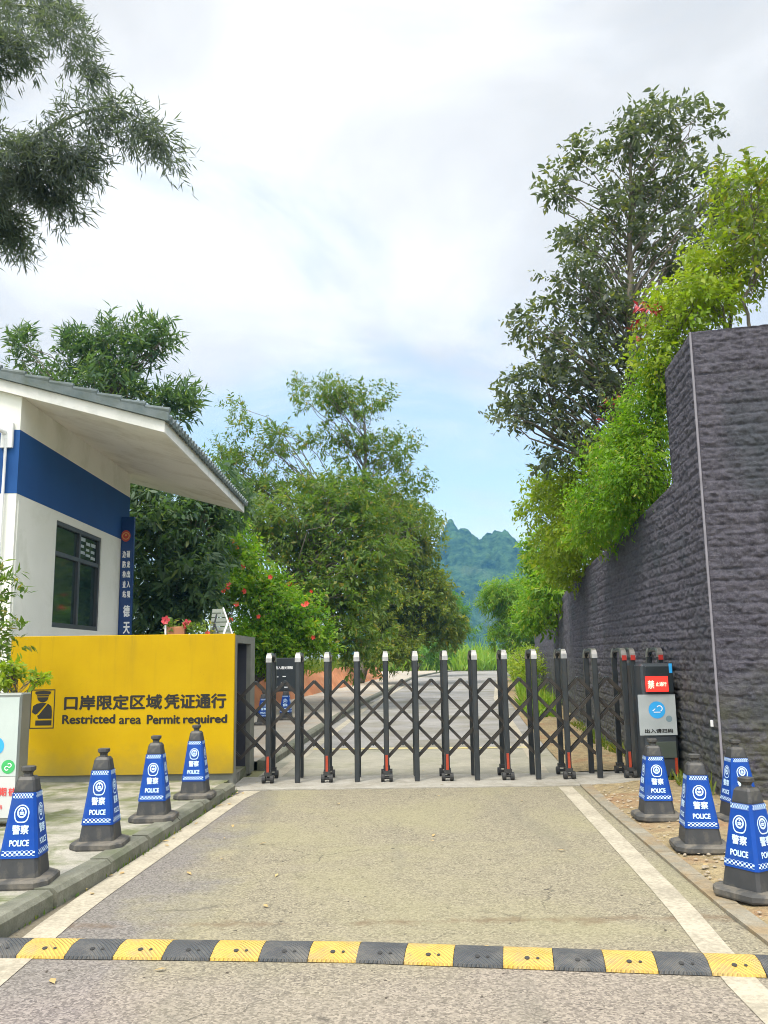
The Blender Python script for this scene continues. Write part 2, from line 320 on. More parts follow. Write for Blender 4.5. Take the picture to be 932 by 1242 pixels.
# ------------------------------------------------------------------ mesh helpers
class MB:
    def __init__(self): self.v = []; self.f = []
    def add(self, vs, fs):
        o = len(self.v); self.v += [tuple(map(float, q)) for q in vs]; self.f += [tuple(i + o for i in q) for q in fs]; return self
    def box(self, x0, x1, y0, y1, z0, z1):
        return self.add([(x0, y0, z0), (x1, y0, z0), (x1, y1, z0), (x0, y1, z0), (x0, y0, z1), (x1, y0, z1), (x1, y1, z1), (x0, y1, z1)],
                        [(3, 2, 1, 0), (4, 5, 6, 7), (0, 1, 5, 4), (1, 2, 6, 5), (2, 3, 7, 6), (3, 0, 4, 7)])
    def cbox(self, x0, x1, y0, y1, z0, z1, c=0.008):
        """box with chamfered vertical edges and a chamfered top"""
        def ring(d, z): return [(x0 + c + 0 * d, y0 + d, z), (x1 - c, y0 + d, z), (x1 - d, y0 + c, z), (x1 - d, y1 - c, z), (x1 - c, y1 - d, z), (x0 + c, y1 - d, z), (x0 + d, y1 - c, z), (x0 + d, y0 + c, z)]
        r0 = ring(0, z0); r1 = ring(0, z1 - c); r2 = [(min(max(x, x0 + c), x1 - c), min(max(y, y0 + c), y1 - c), z1) for x, y, z in r1]
        fs = [tuple(reversed(range(8)))]
        for a in (0, 8):
            fs += [(a + i, a + (i + 1) % 8, a + 8 + (i + 1) % 8, a + 8 + i) for i in range(8)]
        fs.append(tuple(range(16, 24)))
        return self.add(r0 + r1 + r2, fs)
    def tube(self, pts, rad, n=8, cap=True):
        pts = np.array(pts, float); k = len(pts)
        rad = np.full(k, rad) if np.isscalar(rad) else np.array(rad, float)
        t = np.gradient(pts, axis=0); t /= np.linalg.norm(t, axis=1)[:, None] + 1e-9
        up = np.array([0, 0, 1.0]) if abs(t[0][2]) < 0.9 else np.array([1.0, 0, 0])
        vs = []; a = np.linspace(0, 2 * math.pi, n, endpoint=False)
        for i in range(k):
            s = np.cross(t[i], up); s /= np.linalg.norm(s) + 1e-9; u = np.cross(s, t[i]); up = u
            for q in a: vs.append(pts[i] + rad[i] * (math.cos(q) * s + math.sin(q) * u))
        fs = [(i * n + j, i * n + (j + 1) % n, (i + 1) * n + (j + 1) % n, (i + 1) * n + j) for i in range(k - 1) for j in range(n)]
        if cap: fs += [tuple(reversed(range(n))), tuple(range((k - 1) * n, k * n))]
        return self.add(vs, fs)
    def bar(self, a, b, w, h, side):
        """rectangular bar from a to b: w along side, h across"""
        a = np.array(a, float); b = np.array(b, float); t = (b - a) / np.linalg.norm(b - a); s = np.array(side, float); u = np.cross(t, s)
        vs = [p + s * w / 2 * i + u * h / 2 * j for p in (a, b) for i, j in ((-1, -1), (1, -1), (1, 1), (-1, 1))]
        return self.add(vs, [(0, 1, 2, 3), (7, 6, 5, 4), (0, 4, 5, 1), (1, 5, 6, 2), (2, 6, 7, 3), (3, 7, 4, 0)])
    def loft(self, rings, close=True, cap=True):
        n = len(rings[0]); vs = [q for r in rings for q in r]; fs = []
        for i in range(len(rings) - 1):
            for j in range(n if close else n - 1): fs.append((i * n + j, i * n + (j + 1) % n, (i + 1) * n + (j + 1) % n, (i + 1) * n + j))
        if cap: fs += [tuple(reversed(range(n))), tuple(range((len(rings) - 1) * n, len(rings) * n))]
        return self.add(vs, fs)
    def strip(self, A, B):
        A = list(A); B = list(B); n = len(A)
        return self.add(A + B, [(i, n + i, n + i + 1, i + 1) for i in range(n - 1)])
    def flat(self, vf, o, ux, uy):
        o = np.array(o, float); ux = np.array(ux, float); uy = np.array(uy, float)
        return self.add([o + ux * x + uy * y for x, y in vf[0]], vf[1])
    def write(self, body, w, h, o, bold=0.0, ux=(1, 0, 0), uy=(0, 0, 1), keep=False):
        """flat lettering fitted to w x h; bold strokes are laid as a few shifted layers, each 0.3 mm proud of the one below"""
        ux = np.array(ux, float); uy = np.array(uy, float); n = np.cross(ux, uy); d = bold * h
        vf = text_vf(body, w - 2 * d, h - 2 * d, 0.0, keep)
        for i, (a, c) in enumerate(((0, 0), (1, 0), (-1, 0), (0, 1), (0, -1)) if bold else ((0, 0),)):
            self.flat(vf, np.array(o, float) + ux * (d + a * d) + uy * (d + c * d * 0.8) + n * (0.0003 * i), ux, uy)
        return self
    def build(self, name, mat, parent=None, local=False, smooth=False, loc=None):
        me = bpy.data.meshes.new(name); vs = self.v
        off = None
        if parent is not None and not local: off = world_off(parent)
        if loc is not None: off = np.array(loc)
        if off is not None: vs = [(a - off[0], b - off[1], c - off[2]) for a, b, c in vs]
        me.from_pydata(vs, [], self.f); me.materials.append(MATS[mat] if isinstance(mat, str) else mat)
        if smooth: me.polygons.foreach_set('use_smooth', [True] * len(me.polygons))
        me.update()
        o = bpy.data.objects.new(name, me); COL.objects.link(o)
        if parent is not None: o.parent = parent
        if loc is not None: o.location = loc
        return o
def world_off(o):
    s = np.zeros(3)
    while o is not None: s += np.array(o.location); o = o.parent
    return s
def tag(o, label=None, cat=None, group=None, kind=None):
    if label: o['label'] = label
    if cat: o['category'] = cat
    if group: o['group'] = group
    if kind: o['kind'] = kind
    return o
def thing(name, label, cat, loc=(0, 0, 0), group=None):
    o = bpy.data.objects.new(name, None); COL.objects.link(o); o.location = [float(q) for q in loc]; o.empty_display_size = 0.2
    return tag(o, label, cat, group)
def struct(o): o['kind'] = 'structure'; return o
def copy_tree(o, parent=None):
    c = o.copy(); COL.objects.link(c)
    if parent is not None: c.parent = parent
    for ch in list(o.children): copy_tree(ch, c)
    return c
_tc = {}
def text_vf(body, w, h, bold=0.0, keep=False):
    """text as flat faces fitted to w x h (keep: keep proportions, fit the height, centre)"""
    k = (body, bold)
    if k not in _tc:
        c = bpy.data.curves.new('t', 'FONT'); c.body = body; c.offset = bold; c.resolution_u = 4
        o = bpy.data.objects.new('t', c); COL.objects.link(o)
        me = bpy.data.meshes.new_from_object(o.evaluated_get(bpy.context.evaluated_depsgraph_get()))
        v = np.array([q.co[:2] for q in me.vertices]); f = [tuple(p.vertices) for p in me.polygons]
        bpy.data.objects.remove(o); bpy.data.curves.remove(c); bpy.data.meshes.remove(me)
        v -= v.min(0); _tc[k] = (v, f, v.max(0))
    v, f, s = _tc[k]
    if keep:
        q = v * (h / s[1]); q[:, 0] += (w - s[0] * h / s[1]) / 2
    else: q = v * np.array([w / s[0], h / s[1]])
    return q.tolist(), f
def disc_vf(r, n=24, cx=0, cy=0, sy=1): return [(cx + r * math.cos(2 * math.pi * i / n), cy + sy * r * math.sin(2 * math.pi * i / n)) for i in range(n)], [tuple(range(n))]
def ring_vf(r0, r1, n=28, cx=0, cy=0, a0=0, a1=2 * math.pi):
    a = [a0 + (a1 - a0) * i / n for i in range(n + 1)]
    return [(cx + r * math.cos(t), cy + r * math.sin(t)) for r in (r0, r1) for t in a], [(i, i + 1, n + 2 + i, n + 1 + i)[::-1] for i in range(n)]
def rect_vf(x0, x1, y0, y1): return [(x0, y0), (x1, y0), (x1, y1), (x0, y1)], [(0, 1, 2, 3)]
def poly_vf(p): return list(p), [tuple(range(len(p)))]

# value noise
def vnoise(x, y, seed=0):
    xi = np.floor(x).astype(np.int64); yi = np.floor(y).astype(np.int64); fx = x - xi; fy = y - yi
    fx = fx * fx * (3 - 2 * fx); fy = fy * fy * (3 - 2 * fy)
    def h(a, b):
        n = (a * 374761393 + b * 668265263 + seed * 1442695041) & 0xffffffff
        n = ((n ^ (n >> 13)) * 1274126177) & 0xffffffff
        return ((n ^ (n >> 16)) & 0xffff) / 65535.0
    return (h(xi, yi) * (1 - fx) + h(xi + 1, yi) * fx) * (1 - fy) + (h(xi, yi + 1) * (1 - fx) + h(xi + 1, yi + 1) * fx) * fy
def fbm(x, y, o=4, seed=0): return sum(vnoise(x * 2 ** k, y * 2 ** k, seed + k) * 0.5 ** (k + 1) for k in range(o))
def np_mesh(name, V, Fq, mat, parent=None, smooth=False, loc=None, nper=4):
    V = np.asarray(V, np.float32); Fq = np.asarray(Fq, np.int32)
    if parent is not None: V = V - world_off(parent).astype(np.float32)
    if loc is not None: V = V - np.array(loc, np.float32)
    me = bpy.data.meshes.new(name); n = len(Fq)
    me.vertices.add(len(V)); me.vertices.foreach_set('co', V.ravel())
    me.loops.add(n * nper); me.loops.foreach_set('vertex_index', Fq.ravel())
    me.polygons.add(n); me.polygons.foreach_set('loop_start', np.arange(0, n * nper, nper, dtype=np.int32))
    if smooth: me.polygons.foreach_set('use_smooth', np.ones(n, bool))
    me.materials.append(MATS[mat]); me.update(calc_edges=True); me.validate()
    o = bpy.data.objects.new(name, me); COL.objects.link(o)
    if parent is not None: o.parent = parent
    if loc is not None: o.location = loc
    return o
def grid_faces(nu, nv):
    i = np.arange(nu - 1)[:, None] * nv + np.arange(nv - 1)[None, :]; i = i.ravel()
    return np.stack([i, i + nv, i + nv + 1, i + 1], 1)

# ================================================================== SETTING
struct(MB().box(-1500, 1500, -1500, 1500, -0.6, -0.03).build('ground', 'earth'))

def interp(pl, ys):
    pl = np.array(pl); return np.interp(ys, pl[:, 1], pl[:, 0])
KERB = [(-2.40, 0), (-2.27, 5.3), (-2.09, 6.9), (-1.87, 10.2), (-1.80, 11.5), (-1.75, 13), (-1.49, 17.9), (-0.95, 27.4), (0.15, 41.3), (1.9, 63), (4.6, 80), (9, 98)]
ROADR = [(2.05, 0), (2.08, 5.7), (2.24, 9.3), (2.35, 11), (2.62, 14), (3.25, 21), (4.5, 33), (6.4, 48), (9.2, 67), (14, 86), (19, 98)]
ys1 = np.linspace(-8, 11.0, 40); ys2 = np.concatenate([np.linspace(12.15, 30, 30), np.linspace(31, 92, 40)])
def sheet(ys, a, b, z, name, mat): return struct(MB().strip([(x, y, z) for x, y in zip(a, ys)], [(x, y, z) for x, y in zip(b, ys)]).build(name, mat))
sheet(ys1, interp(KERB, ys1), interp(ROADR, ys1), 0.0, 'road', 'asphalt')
ysn = np.linspace(12.15, 15.75, 8); sheet(ysn, interp(KERB, ysn), interp(ROADR, ysn), 0.0, 'road', 'road near')
ys2 = np.concatenate([np.linspace(15.77, 30, 26), ys2[ys2 > 30]])
sheet(ys2, interp(KERB, ys2), interp(ROADR, ys2), 0.0, 'road', 'road far')
# gate track: a light concrete band with a shallow steel groove
tr = MB().box(-1.95, 3.7, 11.0, 12.15, -0.2, 0.012); struct(tr.build('gate_track', 'concrete light'))
# painted lines
def line(ys, cl, w, name='road_marking', mat='white line', z=0.004):
    x = interp(cl, ys); sheet(ys, x - w / 2, x + w / 2, z, name, mat)
LL = [(-2.03, 0), (-2.05, 5.3), (-2.06, 5.87), (-1.72, 10.83), (-1.62, 11)]
LR = [(1.62, 0), (1.72, 4.6), (1.85, 5.86), (2.14, 10.6), (2.16, 11)]
line(np.linspace(-6, 10.95, 30), LL, 0.20); line(np.linspace(-6, 10.95, 30), LR, 0.17)
LL2 = [(-1.52, 12.2), (-1.22, 17.9), (-0.68, 27.4), (0.45, 41.3), (2.2, 63), (5.2, 80)]
LR2 = [(2.12, 12.2), (2.28, 14), (2.93, 21), (4.07, 33), (6.0, 48), (8.5, 66.8)]
yy = np.linspace(12.2, 78, 50); line(yy, LL2, 0.16); line(np.linspace(12.2, 66, 50), LR2, 0.16)
struct(MB().strip([(-1.3, 15.6, 0.006), (2.5, 15.4, 0.006)], [(-1.3, 15.85, 0.006), (2.5, 15.65, 0.006)]).build('road_marking', 'yellow line'))
# kerb stones (left) and the pavement behind them
KH = 0.12
kb = MB(); y = 0.0
while y < 10.8:
    y1 = min(y + 0.86, 10.85)
    xa, xb = interp(KERB, [y + 0.008, y1 - 0.008]); ya, yb = y + 0.02, y1 - 0.02; j = random.uniform(-0.012, 0.012); w = 0.16
    kb.loft([[(xa - w + j, ya, -0.1), (xa + j, ya, -0.1), (xa + j, ya, KH - 0.03), (xa - 0.03 + j, ya, KH), (xa - w + j, ya, KH)],
             [(xb - w + j, yb, -0.1), (xb + j, yb, -0.1), (xb + j, yb, KH - 0.03), (xb - 0.03 + j, yb, KH), (xb - w + j, yb, KH)]][::-1])
    y = y1
struct(kb.build('kerb', 'kerb stone'))
ysp = np.linspace(-8, 11.0, 20); kx = interp(KERB, ysp)
pv = MB().strip([(-16, q, KH - 0.012) for q in ysp], [(x - 0.165, q, KH - 0.012) for x, q in zip(kx, ysp)])
pv.add([(-16, 11.0, KH - 0.012), (-1.98, 11.0, KH - 0.012), (-1.98, 13.05, KH - 0.012), (-16, 13.05, KH - 0.012)], [(0, 1, 2, 3)])
pv.add([(kx[-1] - 0.165, 11, KH - 0.012), (kx[-1] - 0.165, 11, -0.1), (-1.98, 13.05, -0.1), (-1.98, 13.05, KH - 0.012)], [(0, 1, 2, 3)])
struct(pv.build('pavement', 'pavement'))
ysk = np.concatenate([np.linspace(13.1, 40, 30), np.linspace(42, 90, 25)]); kx = interp(KERB, ysk)
kb = MB().loft([[(x - 0.16, q, -0.1), (x, q, -0.1), (x, q, KH - 0.03), (x - 0.03, q, KH), (x - 0.16, q, KH)] for x, q in zip(kx, ysk)][::-1])
struct(kb.build('kerb', 'kerb stone'))
sheet(ysk, np.full_like(kx, -7.0) + np.maximum(0, ysk - 20) * 0.04, kx - 0.165, KH - 0.012, 'pavement', 'pavement far')
# right edging strip and dirt verge
ee = np.linspace(-6, 11.0, 24); ex = interp(ROADR, ee)
ed = MB()
for a in range(len(ee) - 1):
    ed.loft([[(ex[a] - 0.0, ee[a] + .005, -0.1), (ex[a] + 0.13, ee[a] + .005, -0.1), (ex[a] + 0.13, ee[a] + .005, 0.022), (ex[a], ee[a] + .005, 0.022)], [(ex[a + 1], ee[a + 1] - .005, -0.1), (ex[a + 1] + 0.13, ee[a + 1] - .005, -0.1), (ex[a + 1] + 0.13, ee[a + 1] - .005, 0.022), (ex[a + 1], ee[a + 1] - .005, 0.022)]][::-1])
struct(ed.build('edging', 'edging stone'))
def verge():
    yv = np.concatenate([np.linspace(-6, 11.0, 120), np.linspace(12.2, 60, 120)]); V = []; nx = 40
    for q in yv:
        x0 = float(interp(ROADR, [q])[0]) + (0.132 if q < 11.1 else 0.0); x1 = 9.0 if q < 11 else float(interp(WALLP, [q])[0]) + 0.4
        xs = x0 + (x1 - x0) * np.linspace(0, 1, nx) ** 1.3
        z = 0.005 + 0.05 * np.clip((xs - x0) / 0.5, 0, 1) * fbm(xs * 1.8, np.full(nx, q * 1.8), 4, 5) * 1.6 + 0.012 * vnoise(xs * 14, np.full(nx, q * 14), 9)
        V += [(x, q, zz) for x, zz in zip(xs, z)]
    F = grid_faces(len(yv), nx); k = 119 * (nx - 1)
    F = np.delete(F, np.arange(k, k + nx - 1), 0)[:, ::-1]
    struct(np_mesh('dirt_verge', V, F, 'dirt', smooth=True))
WALLP = [(3.6, 9.6), (3.74, 11.0), (3.85, 15), (4.5, 21), (5.8, 30), (8.0, 47), (9.5, 55)]
verge()
struct(MB().add([(2.37, 10.995, 0.018), (3.72, 10.995, 0.018), (3.75, 12.16, 0.018), (2.40, 12.16, 0.018)], [(0, 1, 2, 3)]).build('pavement', 'concrete light'))

# distant karst hill
def hill():
    nx, ny = 300, 150; xs = np.linspace(-30, 260, nx); yv = np.linspace(560, 860, ny)
    X, Y = np.meshgrid(xs, yv, indexing='ij')
    def bump(px, py, sx, sy, h, p):
        d = D(px, py, 700); top = d[2]
        r = np.sqrt(((X - d[0]) / sx) ** 2 + ((Y - 700) / sy) ** 2); return top * h * np.clip(1 - r ** p, 0, 1) ** 0.75
    Z = np.maximum.reduce([bump(546, 632, 34, 120, 1, 1.3), bump(556, 645, 44, 110, 1, 2.0), bump(576, 662, 44, 120, 1, 2.6), bump(600, 648, 34, 120, 1, 2.4), bump(612, 656, 30, 110, 1, 2.2), bump(528, 676, 46, 120, 1, 2.2), bump(480, 690, 80, 110, 1, 1.8), bump(570, 690, 110, 140, 1, 2.6), bump(640, 715, 50, 120, 1, 2.2), bump(400, 720, 140, 120, 1, 2)])
    Z = Z + (fbm(X * 0.06, Y * 0.06, 4, 3) - 0.45) * 5 * np.clip(Z / 20, 0, 1) + (fbm(X * 0.24, Y * 0.24, 3, 8) - 0.4) * 9 * np.clip(Z / 10, 0, 1) - 1
    struct(np_mesh('mountain', np.stack([X, Y, Z], -1).reshape(-1, 3), grid_faces(nx, ny), 'hill', smooth=False))
hill()

# ================================================================== RETAINING WALL
def top_z(Y):  # tiered top: high by the corner, a step down at Y = 11, then falling slowly
    return np.interp(Y, [9.6, 10.95, 10.96, 13, 15, 21, 30, 47, 55], [5.27, 5.27, 3.75, 3.55, 3.38, 3.3, 3.0, 2.6, 2.5])
def wall_grid(path, ztop_f, du, dv, seed, name, parent):
    path = np.array(path, float); seg = np.r_[0, np.cumsum(np.linalg.norm(np.diff(path, axis=0), axis=1))]
    L = seg[-1]; nu = int(L / du) + 1; s = np.linspace(0, L, nu)
    px = np.interp(s, seg, path[:, 0]); py = np.interp(s, seg, path[:, 1])
    t = np.stack([np.gradient(px), np.gradient(py)], 1); t /= np.linalg.norm(t, axis=1)[:, None]
    nrm = np.stack([-t[:, 1], t[:, 0]], 1)         # left of the path
    zt = ztop_f(s, py); nv = int(5.3 / dv) + 1
    f = np.linspace(0, 1, nv); Zr = -0.15 + (f[None, :]) * (5.27 + 0.15) * np.ones((nu, 1)); Z = np.minimum(Zr, zt[:, None])
    S = s[:, None] * np.ones((1, nv)); ch = 0.125
    wob = 0.014 * (fbm(S * 1.6, Zr * 1.6, 3, seed + 40) - 0.45) + 0.012 * (fbm(S * 12, Zr * 12, 2, seed + 41) - .4)
    cz = (Zr + wob) / ch; ci = np.floor(cz); cf = cz - ci
    bl = 0.39; bu = S / bl + (ci % 2) * 0.5 + 0.3 * vnoise(ci * 7.3, ci * 1.1, seed); bi = np.floor(bu); bf = bu - bi
    def hsh(k): return vnoise(bi * 3.17 + 0.5 + 17 * k, ci * 5.31 + 0.5, seed + k)
    jz = np.minimum(cf, 1 - cf) * ch; jx = np.minimum(bf, 1 - bf) * bl
    jw = 0.75 + 0.25 * np.clip(jx / 0.02, 0, 1)
    joint = np.clip(jz / 0.022, 0, 1) ** 0.7 * jw
    rough = np.abs(fbm(S * 13, Zr * 19, 3, seed + 5) - 0.44) * 2.0
    lump = 0.55 * vnoise(S * 20, Zr * 28, seed + 7) + 0.45 * vnoise(S * 33, Zr * 42, seed + 9)
    facet = np.floor(fbm(S * 10, Zr * 14, 2, seed + 6) * 7) / 7
    disp = (0.6 + 0.4 * joint) * (0.010 + 0.014 * hsh(1) + 0.014 * (hsh(2) - .5) * (bf - .5) * 2 + 0.010 * (hsh(3) - .5) * (cf - .5) * 2 + 0.030 * rough + 0.020 * facet + 0.030 * lump) - 0.03
    edge = np.clip(np.minimum(S, L - S) / 0.04, 0, 1) * np.clip((zt[:, None] - Z) / 0.02, 0, 1)
    disp *= edge
    V = np.stack([px[:, None] + nrm[:, 0:1] * disp, py[:, None] + nrm[:, 1:2] * disp, Z], -1).reshape(-1, 3)
    return np_mesh(name, V, grid_faces(nu, nv), 'slate', parent)
rw = thing('retaining_wall', 'tall dark slate retaining wall of rough split stone along the right of the road', 'wall', (3.6, 9.6, 0))
near = [(3.6, 9.6), (3.74, 11.0), (3.85, 15), (4.5, 21)]
far = [(4.5, 21), (5.8, 30), (8.0, 47), (9.5, 55)]
wall_grid(near, lambda s, y: top_z(y), 0.024, 0.016, 1, 'road_face', rw)
wall_grid(far, lambda s, y: top_z(y), 0.09, 0.05, 2, 'road_face', rw)
FACE = [(9.4, 8.15), (3.6, 9.6)]
wall_grid(FACE, lambda s, y: np.full_like(y, 5.27) + (s[::-1] * 0 + (s[-1] - s) * 0.03), 0.016, 0.0145, 3, 'front_face', rw)
cpm = MB()
yy = np.r_[np.linspace(9.6, 10.95, 4), np.linspace(10.96, 55, 30)]; xx = interp(WALLP, yy); zz = top_z(yy)
cpm.strip([(x, y, z) for x, y, z in zip(xx, yy, zz)], [(x + 0.5, y, z) for x, y, z in zip(xx, yy, zz)])
cpm.build('wall_top', 'slate', rw)
st = MB(); st.tube([(3.582, 9.585, -0.05), (3.582, 9.585, 2.6), (3.582, 9.585, 5.26)], 0.014, 8); st.build('corner_strip', 'joint grey', rw)
sw = D(872, 877, 9.9); MB().box(3.60, 3.615, 9.85, 9.9, sw[2] - .035, sw[2] + .035).build('white_tag', 'white print', rw)
# raised earth behind the wall
def terrace():
    yv = np.r_[np.linspace(9.7, 10.9, 5), np.linspace(11.0, 70, 90)]; k = 24; V = []
    for q in yv:
        x0 = float(interp(WALLP, [q])[0]) + 0.3; t = np.linspace(0, 1, k); xs = x0 + t * 26
        z = float(top_z(q)) - 0.12 + np.clip(xs - x0 - 0.3, 0, 30) * 0.12 * (1 if q > 11 else 0.02) + fbm(xs * 0.5, np.full(k, q * 0.5), 3, 4) * 0.3 * np.clip((xs - x0) / 1, 0, 1)
        V += [(x, q, zz) for x, zz in zip(xs, z)]
    struct(np_mesh('hillside', V, grid_faces(len(yv), k)[:, ::-1], 'earth', smooth=True))
terrace()

# ================================================================== GUARD HOUSE
HX, HY1, HY2 = -5.4, 12.5, 18.1
house = thing('guard_house', 'cream guard house with a broad blue band and wide white eaves behind the yellow wall', 'house', (-8, 15.3, 0))
WY1, WY2, WZ1, WZ2 = 14.1, 16.4, 2.14, 3.9
b = MB()   # wall with the window opening cut out of the right side
def wallx(y0, y1, z0, z1): b.box(HX - 0.24, HX, y0, y1, z0, z1)
b.box(-11, HX - 0.24, HY1, HY1 + 0.24, 0, 4.04); wallx(HY1, WY1, 0, 4.04); wallx(WY2, HY2, 0, 4.04); wallx(WY1, WY2, 0, WZ1); wallx(WY1, WY2, WZ2, 4.04)
b.box(-11, HX - 0.24, HY2 - 0.24, HY2, 0, 4.04); b.box(-11.24, -11, HY1, HY2, 0, 4.04)
b.build('wall', 'house cream', house)
b = MB(); e = 0.004; b.box(-11.24 - e, HX + e, HY1 - e, HY1 + 0.2, 4.04, 5.0); b.box(HX - 0.2, HX + e, HY1 + 0.2, HY2 - 0.2, 4.04, 5.0); b.box(-11.24 - e, HX + e, HY2 - 0.2, HY2 + e, 4.04, 5.0); b.box(-11.24 - e, -11.04, HY1 + 0.2, HY2 - 0.2, 4.04, 5.0)
b.build('blue_band', 'house blue', house)
def sof(x): return 4.94 - 0.275 * (x + 3.32)     # underside of the eaves
b = MB()
xs = [HX, -8.32]
b.loft([[(HX, HY1, 5.0), (-11.24, HY1, 5.0), (-11.24, HY1, sof(-5.4) - 0.002), (-8.32, HY1, sof(-8.32) - 0.002), (HX, HY1, sof(HX) - 0.002)], [(HX, HY2, 5.0), (-11.24, HY2, 5.0), (-11.24, HY2, sof(-5.4) - 0.002), (-8.32, HY2, sof(-8.32) - 0.002), (HX, HY2, sof(HX) - 0.002)]])
b.build('upper_wall', 'house cream', house)
# roof: sloping slab with white soffit and fascia, tiled top
RY1, RY2, RX, LX = 12.42, 19.65, -3.25, -13.4
roof = MB()
def rslab(x0, x1, f, z0, z1, y0, y1):
    roof.loft([[(x0, y0, f(x0) + z0), (x1, y0, f(x1) + z0), (x1, y0, f(x1) + z1), (x0, y0, f(x0) + z1)], [(x0, y1, f(x0) + z0), (x1, y1, f(x1) + z0), (x1, y1, f(x1) + z1), (x0, y1, f(x0) + z1)]][::-1])
fl = lambda x: sof(-8.32) - 0.275 * (-8.32 - x)
rslab(-8.32, RX, sof, 0.0, 0.17, RY1, RY2); rslab(LX, -8.32, fl, 0.0, 0.17, RY1, RY2)
ro = roof.build('roof', 'soffit', house)
fa = MB()
fa.loft([[(-8.32, RY1 - 0.03, sof(-8.32) - 0.012), (RX + 0.03, RY1 - 0.03, sof(RX + .03) - 0.012), (RX + 0.03, RY1 - 0.03, sof(RX + .03) + 0.16), (-8.32, RY1 - 0.03, sof(-8.32) + 0.16)], [(-8.32, RY1 - 0.003, sof(-8.32) - 0.012), (RX + 0.03, RY1 - 0.003, sof(RX + .03) - 0.012), (RX + 0.03, RY1 - 0.003, sof(RX + .03) + 0.16), (-8.32, RY1 - 0.003, sof(-8.32) + 0.16)]][::-1])
zz = sof(RX + .03) - 0.012; fa.box(RX + 0.003, RX + 0.033, RY1 - 0.003, RY2, zz, zz + 0.20)
fa.build('fascia', 'fascia', ro)
vb = MB(); xq = RX + 0.10; cs_ = 0.36
while xq > -8.3:
    x2 = max(xq - cs_, -8.32); za, zb_ = sof(xq) + 0.165, sof(x2) + 0.165
    vb.loft([[(x2, RY1 - .10, zb_), (xq, RY1 - .10, za), (xq, RY1 - .10, za + .165), (x2, RY1 - .10, zb_ + .115)], [(x2, RY1 - .032, zb_), (xq, RY1 - .032, za), (xq, RY1 - .032, za + .165), (x2, RY1 - .032, zb_ + .115)]][::-1])
    vb.tube([(xq + .012, RY1 - .075, za + .165), (x2 + .01, RY1 - .075, zb_ + .125)], [.042, .034], 8)
    xq -= cs_
vb.build('verge_tiles', 'roof tile', ro)
et = MB(); yq = RY1 + 0.02
while yq < RY2:
    et.tube([(RX + .115, yq, sof(RX + .115) + .205), (RX - .16, yq, sof(RX - .16) + .235)], .062, 8); yq += .21
et.build('eave_tiles', 'roof tile', ro)
# tiles: wavy courses running down the slope, each course a step, visible as a scalloped edge
def tiles():
    t0 = 0.175; V = []; ny = int((RY2 - RY1 + 0.1) / 0.028); yv = np.linspace(RY1 - 0.09, RY2 + 0.06, ny)
    xs = []; course = 0.36; x = RX + 0.10; k = 0
    while x > -8.32:
        xs += [(x, 0.035), (x - course + 0.012, 0.004)]; x -= course
    F = []; n = len(xs)
    wave = 0.055 * np.abs(np.sin(yv * math.pi / 0.21))
    for x, dz in xs:
        V += [(x, q, sof(x) + t0 + dz + w) for q, w in zip(yv, wave)]
    F = grid_faces(n, ny).tolist()
    base = len(V)
    # front rake edge and the eave edge get a drop so the tile layer has thickness
    V += [(x, yv[0], sof(x) + t0 - 0.012) for x, dz in xs]
    F += [[i * ny, base + i, base + i + 1, (i + 1) * ny] for i in range(n - 1)]
    b2 = len(V)
    V += [(xs[0][0] - 0.01, q, sof(xs[0][0]) + t0 - 0.01) for q in yv]
    F += [[j, j + 1, b2 + j + 1, b2 + j] for j in range(ny - 1)]
    np_mesh('roof_tiles', V, F, 'roof tile', ro)
tiles()
MB().tube([(-8.32, RY1 - 0.1, sof(-8.32) + 0.24), (-8.32, RY2 + 0.05, sof(-8.32) + 0.24)], 0.10, 8).build('ridge', 'roof tile', ro)
rslab2 = MB().loft([[(LX, RY1 - .09, fl(LX) + .175), (-8.33, RY1 - .09, fl(-8.33) + .175), (-8.33, RY1 - .09, fl(-8.33) + .23), (LX, RY1 - .09, fl(LX) + .23)], [(LX, RY2, fl(LX) + .175), (-8.33, RY2, fl(-8.33) + .175), (-8.33, RY2, fl(-8.33) + .23), (LX, RY2, fl(LX) + .23)]][::-1]).build('roof_tiles', 'roof tile', ro)
# window
wf = MB()
def fr(y0, y1, z0, z1, d0=-0.13, d1=-0.02): wf.box(HX + d0, HX + d1, y0, y1, z0, z1)
ZT = 3.36; YM = 15.30
fr(WY1, WY2, WZ2 - 0.07, WZ2); fr(WY1, WY2, WZ1, WZ1 + 0.08); fr(WY1, WY1 + 0.07, WZ1 + .08, WZ2 - .07); fr(WY2 - 0.07, WY2, WZ1 + .08, WZ2 - .07)
fr(WY1 + .07, WY2 - .07, ZT - 0.035, ZT + 0.035, -0.12, -0.025); fr(YM - 0.05, YM + 0.05, WZ1 + .08, ZT - .035, -0.125, -0.022); fr(YM - 0.04, YM + 0.04, ZT + .035, WZ2 - .07, -0.125, -0.022)
win = wf.build('window', 'window frame', house)
for y0, y1, z0, z1, d in ((WY1 + .07, YM - .05, WZ1 + .08, ZT - .035, -0.07), (YM + .05, WY2 - .07, WZ1 + .08, ZT - .035, -0.085), (WY1 + .07, YM - .04, ZT + .035, WZ2 - .07, -0.07), (YM + .04, WY2 - .07, ZT + .035, WZ2 - .07, -0.075)):
    MB().box(HX + d - 0.008, HX + d, y0, y1, z0, z1).build('pane', 'glass', win)
nb = MB()
